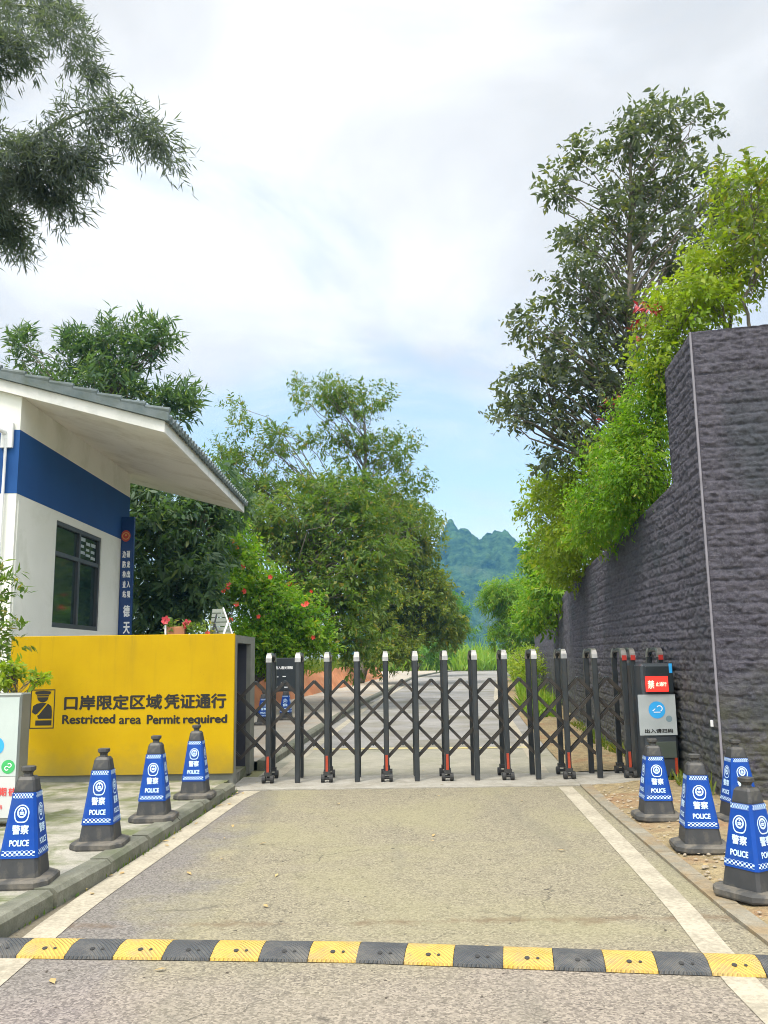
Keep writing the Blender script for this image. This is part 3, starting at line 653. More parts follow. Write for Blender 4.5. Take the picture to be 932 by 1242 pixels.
for yq, zq, w, h in ((15.40, 3.50, 0.30, 0.30), (15.75, 3.48, 0.22, 0.26), (16.02, 3.45, 0.24, 0.30)):
    nb.box(HX - 0.073, HX - 0.070, yq, yq + w, zq, zq + h * 0.18); nb.box(HX - 0.073, HX - 0.070, yq, yq + w * .8, zq + h * 0.38, zq + h * 0.55); nb.box(HX - 0.073, HX - 0.070, yq, yq + w, zq + h * .78, zq + h)
nb.build('window_notice', 'poster', win)
b = MB(); b.box(HX + 0.002, HX + 0.02, HY1 + 0.05, HY1 + 0.10, 1.2, 3.95); b.build('corner_bead', 'house cream', house)
b = MB(); b.tube([(-5.58, HY1 - 0.05, 1.0), (-5.58, HY1 - 0.05, 4.86)], 0.022, 8); b.build('conduit', 'pvc', house)
b = MB(); b.cbox(-5.66, -5.48, HY1 - 0.06, HY1 - 0.006, 4.72, 5.10, 0.01); b.build('mounting_plate', 'pvc', house)
b = MB(); b.tube([(-5.60, HY1 - 0.06, 4.95), (-5.70, HY1 - 0.28, 4.98), (-5.85, HY1 - 0.40, 5.08)], 0.035, 8); b.tube([(-5.72, HY1 - 0.30, 4.84), (-5.72, HY1 - 0.30, 4.98)], 0.05, 10); b.build('camera_bracket', 'pvc', house)
# steps, base plinth
MB().box(-11.26, HX + 0.02, HY1 - 0.02, HY2 + 0.02, -0.1, 0.32).build('plinth', 'kerb stone', house)

# hanging plaque on the far corner
a = D(146, 627, 17.6); z0 = D(160, 772, 17.6)[2]
pq = thing('hanging_plaque', 'narrow navy vertical plaque with white characters at the house corner by the window', 'sign', (-5.26, 17.6, z0))
MB().cbox(-5.395, -5.13, 17.58, 17.66, z0 - 0.4, a[2], 0.008).build('panel', 'sign navy', pq)
q = MB()
def ptxt(px, py, ch, wpx, hpx):
    p0 = D(px, py + hpx, 17.573); q.write(ch, wpx / FPX * 17.6, hpx / FPX * 17.6, p0, 0.03)
for i, ch in enumerate('硕龙出入境'): ptxt(153.6, 668 + i * 12.1, ch, 4.4, 8.6)
for i, ch in enumerate('边防检查站'): ptxt(148.6, 668 + i * 12.1, ch, 4.2, 8.6)
q.build('small_characters', 'white print', pq); q = MB()
for i, ch in enumerate('德天'): ptxt(149.2, 734 + i * 20.5, ch, 8.2, 14.5)
q.build('large_characters', 'white print', pq)
q = MB(); c0 = D(153, 650, 17.572); q.flat(disc_vf(0.095, 24, sy=1.25), c0, (1, 0, 0), (0, 0, 1)); q.build('emblem', 'emblem red', pq)
q = MB(); c0 = D(153, 650, 17.570); q.flat(ring_vf(0.06, 0.075), c0, (1, 0, 0), (0, 0, 1)); q.flat(disc_vf(0.02, 10, cy=0.015), c0, (1, 0, 0), (0, 0, 1)); q.build('emblem_ring', 'emblem gold', pq)

# ================================================================== YELLOW GATE HOUSING
PY, PX0, PX1, PZ = 11.2, -4.76, -1.935, 1.90
hs = thing('gate_housing', 'long yellow wall with black warning lettering that houses the folding gate', 'wall', (-3.3, 12, 0))
b = MB()
b.box(PX0, PX1, PY, PY + 0.22, 0.0, PZ - 0.10)           # front wall
b.box(PX0, PX1, 12.55, 12.95, 0.0, PZ - 0.10)            # back wall
b.box(PX0, PX1, PY, 12.95, PZ - 0.10, PZ)                # roof slab
b.box(PX0, PX0 + 0.2, PY + 0.22, 12.55, 0.0, PZ - 0.10)  # closed end
b.build('frame', 'grey frame', hs)
b = MB(); b.box(PX0 + 0.2, PX1 - 0.25, PY + 0.222, 12.548, 0.0, 0.02); b.box(PX0 + 0.25, PX1 - 0.06, PY + 0.224, PY + 0.235, 0.02, PZ - 0.102); b.box(PX0 + 0.25, PX1 - 0.06, 12.535, 12.546, 0.02, PZ - 0.102)  # thin dark sheets stand in for shade inside the open housing
b.build('inner_shade', 'dark inside', hs)
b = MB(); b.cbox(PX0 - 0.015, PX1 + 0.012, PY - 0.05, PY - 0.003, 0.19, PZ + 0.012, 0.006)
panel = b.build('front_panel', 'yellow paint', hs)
FY = PY - 0.053
def prect(x0, y0, x1, y1):     # pixel box on the panel -> origin, width, height
    a = D(x0, y1, FY); c = D(x1, y0, FY); return a, c[0] - a[0], c[2] - a[2]
q = MB()
o, w, h = prect(77.5, 840.5, 275, 862)
q.write('口岸限定区域', w * 0.605, h, o, 0.04); q.write('凭证通行', w * 0.385, h, o + np.array([w * 0.615, 0, 0]), 0.04)
q.build('chinese_lettering', 'black print', panel)
for word, xa_, xb_, ya_, yb_ in (('Restricted', 75.3, 140.3, 866.0, 878.6), ('area', 144.4, 171.6, 870.0, 878.6), ('Permit', 178, 219.2, 866.2, 878.6), ('required', 222, 276, 866.0, 881.0)):
    o, w, h = prect(xa_, ya_, xb_, yb_); MB().write(word, w, h, o, 0.05).build('english_word', 'black print', panel)
# officer pictogram in a square
q = MB(); o, w, h = prect(35.5, 836, 67.5, 884); t = 0.012
for r in ((0, w, 0, t), (0, w, h - t, h), (0, t, t, h - t), (w - t, w, t, h - t)): q.flat(rect_vf(*r), o, (1, 0, 0), (0, 0, 1))
def S(pts): return [(x * w, y * h) for x, y in pts]
q.flat(poly_vf(S([(0.22, 0.87), (0.78, 0.87), (0.83, 0.91), (0.80, 0.95), (0.50, 0.965), (0.20, 0.95), (0.17, 0.91)])), o, (1, 0, 0), (0, 0, 1))
q.flat(poly_vf(S([(0.25, 0.82), (0.75, 0.82), (0.74, 0.855), (0.26, 0.855)])), o, (1, 0, 0), (0, 0, 1))
q.flat(poly_vf([(w * (0.5 + 0.23 * math.cos(s)), h * (0.80 + 0.13 * math.sin(s))) for s in np.linspace(math.pi, 2 * math.pi, 14)]), o, (1, 0, 0), (0, 0, 1))
# torso with a diagonal arm left out in yellow
q.flat(poly_vf(S([(0.08, 0.42), (0.12, 0.58), (0.28, 0.64), (0.50, 0.66), (0.66, 0.645), (0.30, 0.38), (0.22, 0.36)])), o, (1, 0, 0), (0, 0, 1))
q.flat(poly_vf(S([(0.72, 0.635), (0.86, 0.57), (0.90, 0.44), (0.90, 0.25), (0.34, 0.25), (0.30, 0.33), (0.36, 0.35)])), o, (1, 0, 0), (0, 0, 1))
q.flat(poly_vf(S([(0.24, 0.08), (0.90, 0.08), (0.90, 0.21), (0.24, 0.21)])), o, (1, 0, 0), (0, 0, 1))
q.build('officer_pictogram', 'black print', panel)

# ================================================================== FOLDING GATE
GX = [-1.54, -1.16, -0.78, -0.39, -0.01, 0.38, 0.77, 1.155, 1.55, 1.94, 2.335, 2.735, 3.12, 3.235]
GY0, GY1, GH = 11.55, 12.03, 1.655
gate = thing('folding_gate', 'dark metal folding gate of scissor lattice closed across the road', 'gate', (0.8, 11.8, 0))
def make_post(x, wheel, red=False):
    p = MB(); zb = 0.14 if wheel else 0.03; hw = 0.034; hd = 0.03
    for y in (GY0, GY1): p.cbox(x - hw, x + hw, y - hd, y + hd, zb, GH - 0.10, 0.008)
    cx = [(x, GY0 + 0.0, GH - 0.115), (x, GY0 + 0.03, GH - 0.055), (x, GY0 + 0.10, GH - 0.025), (x, (GY0 + GY1) / 2, GH - 0.015), (x, GY1 - 0.10, GH - 0.025), (x, GY1 - 0.03, GH - 0.055), (x, GY1, GH - 0.115)]
    p.tube(cx, 0.032, 8)
    post = p.build('post', 'gate metal', gate)
    for y, s in ((GY0, 1), (GY1, -1)):
        c = MB(); c.loft([[(x - hw - .004, y - s * hd * 1.1, GH - 0.115), (x + hw + .004, y - s * hd * 1.1, GH - 0.115), (x + hw + .004, y + s * hd, GH - 0.115), (x - hw - .004, y + s * hd, GH - 0.115)][::s],
                          [(x - hw - .003, y - s * hd * 0.85, GH - 0.06), (x + hw + .003, y - s * hd * 0.85, GH - 0.06), (x + hw, y + s * hd * 1.6, GH - 0.06), (x - hw, y + s * hd * 1.6, GH - 0.06)][::s],
                          [(x - hw * .9, y - s * hd * 0.2, GH - 0.015), (x + hw * .9, y - s * hd * 0.2, GH - 0.015), (x + hw * .9, y + s * hd * 2.6, GH - 0.015), (x - hw * .9, y + s * hd * 2.6, GH - 0.015)][::s],
                          [(x - hw * .8, y + s * hd * 1.2, GH + 0.008), (x + hw * .8, y + s * hd * 1.2, GH + 0.008), (x + hw * .8, y + s * hd * 3.6, GH + 0.008), (x - hw * .8, y + s * hd * 3.6, GH + 0.008)][::s]])
        c.build('cap', 'cap chrome', post)
        if red and s == 1: MB().box(x - 0.03, x + 0.03, y - 0.045, y - 0.034, GH - 0.15, GH - 0.085).build('reflector', 'red reflector', post)
        if wheel:
            if s == 1: MB().box(x - 0.016, x + 0.016, y - 0.044, y - 0.031, 0.15, 0.345).build('reflector', 'orange reflector', post)
            k = MB(); k.box(x - 0.045, x + 0.045, y - 0.05, y + 0.05, 0.10, 0.15)
            for d in (-1, 1): k.tube([(x + d * 0.03, y - 0.02, 0.063), (x + d * 0.075, y - 0.02, 0.063)], 0.05, 14)
            k.tube([(x - 0.03, y - 0.02, 0.063), (x + 0.03, y - 0.02, 0.063)], 0.02, 8); k.build('wheel', 'rubber', post)
        else:
            MB().box(x - 0.03, x + 0.03, y - 0.035, y + 0.035, 0.012, 0.03).build('foot', 'rubber', post)
for i, x in enumerate(GX): make_post(x, i % 2 == 0, i >= 12)
# scissor bars
sp = 0.388; zt, zb = 1.285, 0.305; run = 2.5 * sp
def lattice(y, k):
    for i in range(-4, 13):
        for s in (1, -1):
            xs = GX[0] + (i + 0.5) * sp; x0, z0, x1, z1 = xs, zt, xs + s * run, zb
            lo, hi_ = (-2.6, GX[12] + 0.02)
            def zat(x): return z0 + (z1 - z0) * (x - x0) / (x1 - x0)
            a, c = min(x0, x1), max(x0, x1); a2, c2 = max(a, lo), min(c, hi_)
            if c2 - a2 < 0.12: continue
            yo = y + s * 0.011
            m_ = MB().bar((a2, yo, zat(a2)), (c2, yo, zat(c2)), 0.016, 0.036, (0, 1, 0))
            m_.build('lattice_bar', 'bar metal', gate)
for y in (GY0 + 0.10, GY0 + 0.19): lattice(y, 0)
pv_ = MB()
for i in range(-2, 13):
    for zq in (1.285, 0.875, 0.465):
        x = GX[0] + (i + .5) * sp
        if x < GX[12]: pv_.tube([(x, GY0 + 0.075, zq), (x, GY0 + 0.215, zq)], 0.015, 8)
pv_.build('pivot_pins', 'gate metal', gate)
# drive head with LED display and poster
HX0, HX1, HY0 = 3.24, 3.655, 11.2
hd = MB(); hd.cbox(HX0, HX1, HY0, 12.1, 0.08, 1.46, 0.03); head = hd.build('drive_head', 'head body', gate)
make_post(3.60, True, True)
hy = HY0 - 0.004
def hrect(x0, y0, x1, y1):
    a = D(x0, y1, hy); c = D(x1, y0, hy); return a, c[0] - a[0], c[2] - a[2]
MB().cbox(HX0 + 0.05, HX1 - 0.02, HY0 - 0.03, HY0 - 0.003, 1.10, 1.43, 0.008).build('visor', 'black board', head)
o, w, h = hrect(783, 820, 809, 839); MB().box(o[0], o[0] + w, HY0 - 0.042, HY0 - 0.0305, o[2], o[2] + h).build('led_display', 'led red', head)
o = o - np.array([0, 0.041, 0]); q = MB(); q.write('禁', w * 0.30, h * 0.55, o + np.array([w * .08, 0, h * .2]), .03); q.write('止通行', w * 0.48, h * 0.3, o + np.array([w * .44, 0, h * .34]), .03); q.build('display_text', 'led white', head)
o, w, h = hrect(776.5, 842, 818.5, 892); MB().box(o[0], o[0] + w, HY0 - 0.012, HY0 - 0.003, o[2], o[2] + h).build('poster', 'poster', head)
o = o - np.array([0, 0.0105, 0]); q = MB(); q.flat(disc_vf(w * 0.225, 32, w * .49, h * .62), o, (1, 0, 0), (0, 0, 1)); q.build('poster_disc', 'print blue', head)
o2 = o - np.array([0, .002, 0]); q = MB(); q.flat(poly_vf([(w * .36, h * .60), (w * .44, h * .66), (w * .45, h * .64), (w * .39, h * .59)]), o2, (1, 0, 0), (0, 0, 1)); q.flat(ring_vf(w * .06, w * .085, 12, w * .56, h * .655, -1.2, 2.6), o2, (1, 0, 0), (0, 0, 1)); q.flat(rect_vf(w * .40, w * .58, h * .555, h * .575), o2, (1, 0, 0), (0, 0, 1)); q.build('poster_mark', 'white print', head)
q = MB(); q.flat(disc_vf(w * 0.085, 20, w * .80, h * .40), o, (1, 0, 0), (0, 0, 1)); q.build('poster_badge', 'print grey', head)
q = MB(); q.write('出入请扫码', w * 0.76, h * 0.105, o + np.array([w * .13, 0, h * .055]), .04); q.build('poster_lettering', 'black print', head)
MB().cbox(HX0 + 0.10, HX1 - 0.03, HY0 - 0.014, HY0 - 0.002, 0.30, 0.495, 0.006).build('service_door', 'head door', head)
MB().box(HX0 + 0.345, HX0 + 0.385, HY0 - 0.036, HY0 - 0.031, 1.34, 1.46).build('blue_tape', 'print blue', head)
for x in (HX0 + 0.02, HX0 + .095, HX1 - 0.045): MB().box(x - .016, x + .016, HY0 - 0.012, HY0 - 0.002, 0.10, 0.30).build('reflector', 'orange reflector', head)

# ================================================================== POLICE CONES
CH = 0.77
def make_cone():
    root = thing('police_cone', 'x', 'cone', (0, 0, 0), 'blue sleeved police cones beside the gate')
    def octa(h, c, z): return [(-h + c, -h, z), (h - c, -h, z), (h, -h + c, z), (h, h - c, z), (h - c, h, z), (-h + c, h, z), (-h, h - c, z), (-h, -h + c, z)]
    B = MB().loft([octa(.235, .085, 0), octa(.24, .085, .012), octa(.238, .085, .042), octa(.222, .08, .055), octa(.172, .03, .062)]); B.build('base', 'cone base rubber', root, True)
    def hb(z): return 0.160 - (0.160 - 0.070) * (z - 0.055) / (0.70 - 0.055)
    body = MB().loft([octa(hb(.06), .022, .06), octa(hb(.3), .02, .3), octa(hb(.60), .017, .60), octa(hb(.63) + .004, .017, .615), octa(hb(.70), .014, .685), octa(.055, .013, .705)]); body.build('body', 'cone black', root, True)
    kn = MB().loft([octa(.034, .014, .703), octa(.030, .012, .722), octa(.036, .014, .735), octa(.050, .02, .745), octa(.050, .02, .768), octa(.042, .017, .772)]); kn.build('knob', 'cone black', root, True)
    z0, z1 = 0.185, 0.605
    sl = MB(); sl.loft([octa(hb(z0) + .006, .022, z0), octa(hb(z1) + .006, .019, z1)], True, False); so = sl.build('sleeve', 'cone blue', root, True)
    slope = (0.160 - 0.070) / 0.645
    for k in range(4):
        bands = [MB(), MB()]
        a = k * math.pi / 2; c, s = round(math.cos(a)), round(math.sin(a)); ux = np.array([c, s, 0]); out = np.array([s, -c, 0])
        uy = np.array([0, 0, 1.0]) - out * slope
        o0 = out * (hb(0) + 0.0085)
        def put(mb, vf, z, dx=0): mb.flat(vf, o0 + uy * z + ux * dx, ux, uy)
        for bi, (zc, hw_) in enumerate(((0.572, hb(.572) - .012), (0.206, hb(.206) - .014))):
            nsq = 14; sq = 2 * hw_ / nsq
            for i in range(nsq):
                put(bands[bi], rect_vf(-hw_ + i * sq, -hw_ + (i + .96) * sq, 0, .0125), zc + (0.0130 if i % 2 else 0.0))
                put(bands[bi], rect_vf(-hw_ + i * sq, -hw_ + (i + .96) * sq, 0, .003), zc + (-0.004 if i % 2 else 0.0265))
        for mb in bands: mb.build('chequered_band', 'cone print', so, True)
        em = MB(); R = 0.058; zc = 0.470
        sh = [(R * math.cos(t), R * math.sin(t)) if math.sin(t) > -0.15 else (R * 0.98 * math.copysign(abs(math.cos(t)) ** 0.55, math.cos(t)), R * (1.02 * math.sin(t))) for t in np.linspace(0, 2 * math.pi, 36, endpoint=False)]
        n = len(sh)
        put(em, (sh + [(x * .87, y * .87) for x, y in sh], [(i, (i + 1) % n, n + (i + 1) % n, n + i) for i in range(n)]), zc)
        put(em, ring_vf(R * .42, R * .62, 24, 0, R * .12), zc)
        put(em, rect_vf(-R * .26, R * .26, -R * .12, R * .02), zc); put(em, poly_vf([(-R * .34, R * .06), (R * .34, R * .06), (R * .2, R * .22), (-R * .2, R * .22)]), zc); put(em, disc_vf(R * .10, 10, 0, R * .40), zc)
        em.build('emblem', 'cone print', so, True)
        w = .128; MB().write('警察', w, .062, o0 + uy * .337 - ux * w / 2, .035, ux, uy).build('characters', 'cone print', so, True)
        w = .150; MB().write('POLICE', w, .042, o0 + uy * .262 - ux * w / 2, .05, ux, uy).build('lettering', 'cone print', so, True)
    return root
cone0 = make_cone()
cones = [((28, 1071), .108, 4, 'blue police cone nearest the camera on the left, in front of the white notice board'),
         ((122, 1026), .108, 2, 'blue police cone second from the left, below the first characters of the yellow wall'),
         ((187, 994), .108, 2, 'blue police cone third from the left, by the kerb in front of the yellow wall'),
         ((237, 967), .108, 0, 'blue police cone on the pavement closest to the right end of the yellow wall'),
         ((797, 992), .03, -3, 'blue police cone standing right in front of the gate drive head and its poster'),
         ((850, 1029), .03, -7, 'middle blue police cone on the right verge, its whole front in view'),
         ((899, 996), .03, 4, 'blue police cone against the slate wall corner, half hidden by the nearest right cone'),
         ((916, 1085), .03, 31, 'blue police cone nearest the camera on the right, corner first, cut by the photo edge'),
         ((320, 879), .108, 5, 'distant blue police cone seen through the gate, left of the black notice board'),
         ((347, 873), .108, -4, 'distant blue police cone seen through the gate, in front of the black notice board')]
for i, (pxy, z, rot, lab) in enumerate(cones):
    o = cone0 if i == 0 else copy_tree(cone0)
    o.location = [float(v) for v in G(*pxy, z)]; o.rotation_euler = (0, 0, math.radians(rot)); o['label'] = lab; o.scale = (.87, .87, 1) if i < 4 else (.91, .91, .96)

# ================================================================== SPEED BUMP
sb = thing('speed_bump', 'black and yellow rubber speed bump bolted across the road in the foreground', 'speed bump', (0, 5, 0))
def seg_mesh():
    prof = [(-0.155, 0.0), (-0.150, 0.013), (-0.06, 0.038), (-0.04, 0.041), (0.04, 0.041), (0.06, 0.038), (0.150, 0.012), (0.155, 0.0)]
    return MB().loft([[(x, y, z) for y, z in prof] for x in (-0.1315, 0.1315)])
mods = [((-2.30, 5.225), -4.4), ((-1.22, 5.142), -4.4), ((-0.165, 5.06), -8.6), ((0.86, 4.91), -8.0), ((1.885, 4.765), -7.5)]
protos = {}
for mi, ((x0, y0), ang) in enumerate(mods):
    a = math.radians(ang); L = 1.03 if mi == 4 else math.hypot(mods[mi + 1][0][0] - x0, mods[mi + 1][0][1] - y0); a = math.radians(ang) if mi == 4 else math.atan2(mods[mi + 1][0][1] - y0, mods[mi + 1][0][0] - x0)
    for k in range(4):
        if mi == 4 and k > 0: continue
        colr = 'bump black' if k % 2 == 0 else 'bump yellow'
        cx = x0 + (k + 0.5) * L / 4 * math.cos(a); cy = y0 + (k + 0.5) * L / 4 * math.sin(a)
        if colr not in protos:
            s_ = seg_mesh().build('rubber_segment', colr, sb, True); protos[colr] = s_
            for bx in (-0.005, 0.052):
                r_ = 0.014 if bx < 0 else 0.009
                bo = MB().tube([(bx, -0.085, 0.027), (bx, -0.0865, 0.0345)], r_, 12); bo.build('bolt', 'rubber', s_, True)
        else:
            s_ = protos[colr].copy(); COL.objects.link(s_)
            for ch in protos[colr].children:
                c = ch.copy(); COL.objects.link(c); c.parent = s_
        s_.location = (cx - 0, cy - 5, 0.004); s_.rotation_euler = (0, 0, a); s_.scale = ((L / 4 - .003) / .263, 1, 1)
        s_['label'] = 'yellow rubber segment' if 'yellow' in colr else 'black rubber segment'

# ================================================================== NOTICE BOARD (left), BLACK BOARD, ORANGE BANK
nbp = G(34, 1003, .108); BY = float(nbp[1]); bx1 = float(D(24, 900, BY)[0]); bz1 = float(D(20, 841, BY)[2]); bz0 = 0.16
nb = thing('notice_board', 'white notice board with red writing and a green badge, cut off at the left edge', 'sign', (bx1 - .4, BY, .108))
MB().cbox(bx1 - 0.85, bx1, BY, BY + 0.22, bz0, bz1, 0.012).build('casing', 'board frame', nb)
MB().box(bx1 - 0.83, bx1 - 0.018, BY - 0.008, BY - 0.001, 0.56, bz1 - 0.035).build('face', 'board white', nb)
MB().box(bx1 - 0.83, bx1 - 0.018, BY - 0.0075, BY - 0.001, bz0 + .03, 0.555).build('lower_face', 'board lower', nb)
for xx_ in (bx1 - 0.8, bx1 - .08): MB().box(xx_, xx_ + .05, BY + .05, BY + .12, .1, bz0 + .02).build('foot', 'board frame', nb)
q = MB(); c0 = D(-6, 905, BY - .011); q.flat(disc_vf(.085, 32), c0, (1, 0, 0), (0, 0, 1)); q.build('blue_disc', 'print blue', nb)
q = MB(); c0 = D(10, 930, BY - .011); q.flat(disc_vf(.062, 28), c0, (1, 0, 0), (0, 0, 1)); gb = q.build('green_badge', 'print green', nb)
q = MB(); c0 = c0 - np.array([0, .002, 0]); q.flat(ring_vf(.013, .021, 16, .012, .013, -2.2, 2.6), c0, (1, 0, 0), (0, 0, 1)); q.flat(ring_vf(.013, .021, 16, -.012, -.013, .95, 5.7), c0, (1, 0, 0), (0, 0, 1)); q.build('badge_mark', 'white print', gb)
q = MB()
for s_, px, py, w, h in (('长期', -10, 966, 17, 10), ('有效', 10, 966, 9, 10), ('请扫码', -12, 982, 14, 5)):
    o = D(px, py, BY - .011); q.write(s_, w / FPX * BY, h / FPX * BY, o, .025)
q.build('red_lettering', 'print red', nb)

bp = G(345, 872, .108); by_ = float(bp[1]) + 0.5; z1 = float(D(345, 798, by_)[2]); xa = float(D(331, 840, by_)[0]); xb = float(D(362, 840, by_)[0])
bb = thing('black_notice_board', 'black notice board with white lettering standing behind the gate on the left', 'sign', (xa, by_, .108))
MB().cbox(xa, xb, by_, by_ + .08, .75, z1, .01).build('panel', 'black board', bb)
for xx_ in (xa + .02, xb - .06): MB().box(xx_, xx_ + .04, by_ + .01, by_ + .06, .1, .76).build('leg', 'black board', bb)
q = MB(); o = D(334, 812, by_ - .004); q.write('出入通关须知', 21 / FPX * by_, 3.8 / FPX * by_, o, .03)
q.build('title', 'white print', bb); q = MB()
for px, py, w in ((336, 821.5, 2), (343, 821, 4), (341, 829, 2), (336, 834, 5), (345, 834, 4)):
    o = D(px, py, by_ - .004); q.flat(rect_vf(0, w / FPX * by_, 0, 1 / FPX * by_), o, (1, 0, 0), (0, 0, 1))
q.build('small_print', 'white print', bb)

def bank():   # raw red-earth cutting along the pavement beyond the gate
    n = 60; yv = np.linspace(24, 62, n); k = 10; V = []
    for i, q in enumerate(yv):
        x0 = float(interp([(-3.9, 24), (-3.4, 32), (-2.0, 45), (-0.2, 62)], [q])[0])
        for j in range(k):
            t = j / (k - 1); V.append((x0 - t * 0.55 + 0.25 * (fbm(np.array([q * .9]), np.array([t * 3.0]), 3, 2)[0] - .4), q, 0.08 + t * (0.80 + 0.35 * vnoise(np.array([q * .25]), np.array([0.0]), 3)[0])))
    o = np_mesh('earth_bank', V, grid_faces(n, k)[:, ::-1], 'red earth'); struct(o)
bank()

# small folding chair and planter on top of the yellow wall
fc = thing('folding_chair', 'grey slatted folding chair leaning open on top of the yellow wall', 'chair', (-2.25, 11.7, 1.9))
cA = D(262, 770, 11.7); cT = D(262, 738, 11.7)
x0, x1, zt_ = float(D(254, 770, 11.7)[0]), float(D(283, 770, 11.7)[0]), float(cT[2])
xt0, xt1 = float(D(258, 740, 11.7)[0]), float(D(271, 739, 11.7)[0])
s_ = MB(); n = 6
for i in range(n):
    f0, f1 = i / n + 0.01, (i + .86) / n; za, zb_ = 1.905 + (zt_ - 1.905) * f0, 1.905 + (zt_ - 1.905) * f1
    xl = lambda f: x0 + (xt0 - x0) * f; xr = lambda f: x1 + (xt1 - x1) * f
    s_.loft([[(xl(f0), 11.70, za), (xr(f0), 11.70, za), (xr(f0), 11.72, za), (xl(f0), 11.72, za)], [(xl(f1), 11.70, zb_), (xr(f1), 11.70, zb_), (xr(f1), 11.72, zb_), (xl(f1), 11.72, zb_)]])
s_.build('slat_back', 'slat grey', fc)
MB().tube([(x1, 11.69, 1.9), (xt1, 11.69, zt_ + .01)], .012, 6).build('leg', 'pvc', fc)
MB().tube([(float(D(271, 770, 11.6)[0]), 11.6, 1.9), (float(D(277, 754, 11.66)[0]), 11.66, float(D(277, 754, 11.66)[2]))], .013, 6).build('leg', 'pvc', fc)
MB().tube([(float(D(257, 770, 11.6)[0]), 11.6, 1.9), (float(D(263, 745, 11.62)[0]), 11.62, float(D(263, 745, 11.62)[2]))], .012, 6).build('leg', 'window frame', fc)
MB().tube([(float(D(265, 766, 11.6)[0]), 11.6, 1.93), (float(D(260, 755, 11.62)[0]), 11.62, float(D(260, 755, 11.62)[2]))], .012, 6).build('strut', 'window frame', fc)

# ================================================================== FOLIAGE
def unit(a): return a / (np.linalg.norm(a, axis=-1, keepdims=True) + 1e-9)
def leaves(name, P, A, Nn, L, Wd, mat, parent, shape='dia', bend=0.12):
    n = len(P); A = unit(A); S_ = unit(np.cross(A, Nn)); Nn = unit(np.cross(S_, A)); L = L[:, None]; Wd = Wd[:, None]
    if shape == 'dia':
        V = np.stack([P, P + A * L * .42 + S_ * Wd * .5, P + A * L - Nn * L * bend, P + A * L * .42 - S_ * Wd * .5], 1)
    else:
        V = np.stack([P, P + A * L * .3 + S_ * Wd * .46, P + A * L * .68 + S_ * Wd * .36 - Nn * L * bend * .5, P + A * L - Nn * L * bend, P + A * L * .68 - S_ * Wd * .36 - Nn * L * bend * .5, P + A * L * .3 - S_ * Wd * .46], 1)
    k = V.shape[1]; F = np.arange(n * k).reshape(n, k)
    return np_mesh(name, V.reshape(-1, 3), F, mat, parent, nper=k)
def blob(px, py, Y, rx, ry, dep, w=1.0):
    c = D(px, py, Y); s = Y / FPX * 1.01; return (c, np.array([rx * s, dep, ry * s]), w)
def clumps(blobs, per, rng, shell=0.5):
    C, O = [], []
    for c, r, w in blobs:
        n = max(3, int(per * w)); d = unit(rng.normal(size=(n, 3))); rad = rng.random(n) ** shell
        C.append(c + d * rad[:, None] * r * 0.88); O.append(np.repeat(c[None], n, 0))
    return np.concatenate(C), np.concatenate(O)
def make_foliage(name, blobs, per, nspr, nleaf, crad, LL_, LW, mat, parent, seed, spl=0.35, up=0.25, droop=0.3, shape='dia', shell=0.5, bend=0.12):
    rng = np.random.default_rng(seed); C, O = clumps(blobs, per, rng, shell); K = len(C)
    ci = np.repeat(np.arange(K), nspr); n = len(ci); cs = crad * (0.6 + 0.8 * rng.random(K))
    off = unit(rng.normal(size=(n, 3))) * (rng.random(n) ** 0.45)[:, None] * cs[ci][:, None]; off[:, 2] *= 0.72
    P = C[ci] + off
    out = unit(unit(P - O[ci]) * 0.55 + unit(off) * 0.6 + rng.normal(size=(n, 3)) * 0.45 + np.array([0, 0, up]))
    li = np.repeat(np.arange(n), nleaf); m_ = len(li); t = (np.tile(np.arange(nleaf), n) + rng.random(m_)) / nleaf
    base = P[li] + out[li] * (t * spl)[:, None]
    side = unit(np.cross(out[li], rng.normal(size=(m_, 3))))
    A = unit(out[li] * 0.55 + side * 0.85 + np.array([0, 0, -droop]))
    Nn = unit(np.array([0, 0, 1.0]) + rng.normal(size=(m_, 3)) * 0.55)
    q_ = (0.55 + 0.75 * rng.random(n) ** 1.3)[li]; L = LL_ * q_ * (0.7 + 0.6 * rng.random(m_)); Wd = LW * q_ * (0.75 + 0.5 * rng.random(m_))
    leaves(name, base, A, Nn, L, Wd, mat, parent, shape, bend)
    return C
def limbs(mb, trunk, targets, r0, rng, n=6, every=1, lo=0.25):
    trunk = np.array(trunk, float); seg = np.r_[0, np.cumsum(np.linalg.norm(np.diff(trunk, axis=0), axis=1))]
    ss = np.linspace(0, seg[-1], 40); TP = np.stack([np.interp(ss, seg, trunk[:, i]) for i in range(3)], 1)
    for c in targets[::every]:
        ok = np.where((TP[:, 2] < c[2] - 0.1) & (ss > lo * seg[-1]))[0]
        if len(ok) == 0: ok = np.array([int(lo * 39)])
        h_ = np.linalg.norm(TP[ok, :2] - c[:2], axis=1); d = np.abs((c[2] - TP[ok, 2]) - h_ * 1.15) + rng.random(len(ok)) * 0.25; j = ok[np.argmin(d)]
        a = TP[j]; L = np.linalg.norm(c - a)
        if L < 0.1: continue
        t = np.linspace(0, 1, n)[:, None]; sag = np.sin(t * math.pi) * np.array([0, 0, 0.10 * L]) + np.sin(t * math.pi * 2) * rng.normal(size=3) * 0.04 * L
        sag = sag + np.cumsum(rng.normal(size=(n, 3)), 0) * 0.025 * L * np.sin(t * math.pi)
        r = r0 * (1 - 0.6 * j / 40) * min(1, 0.35 + L / 5)
        mb.tube(a + (c - a) * t + sag, np.linspace(r, max(0.006, r * 0.2), n), 5)
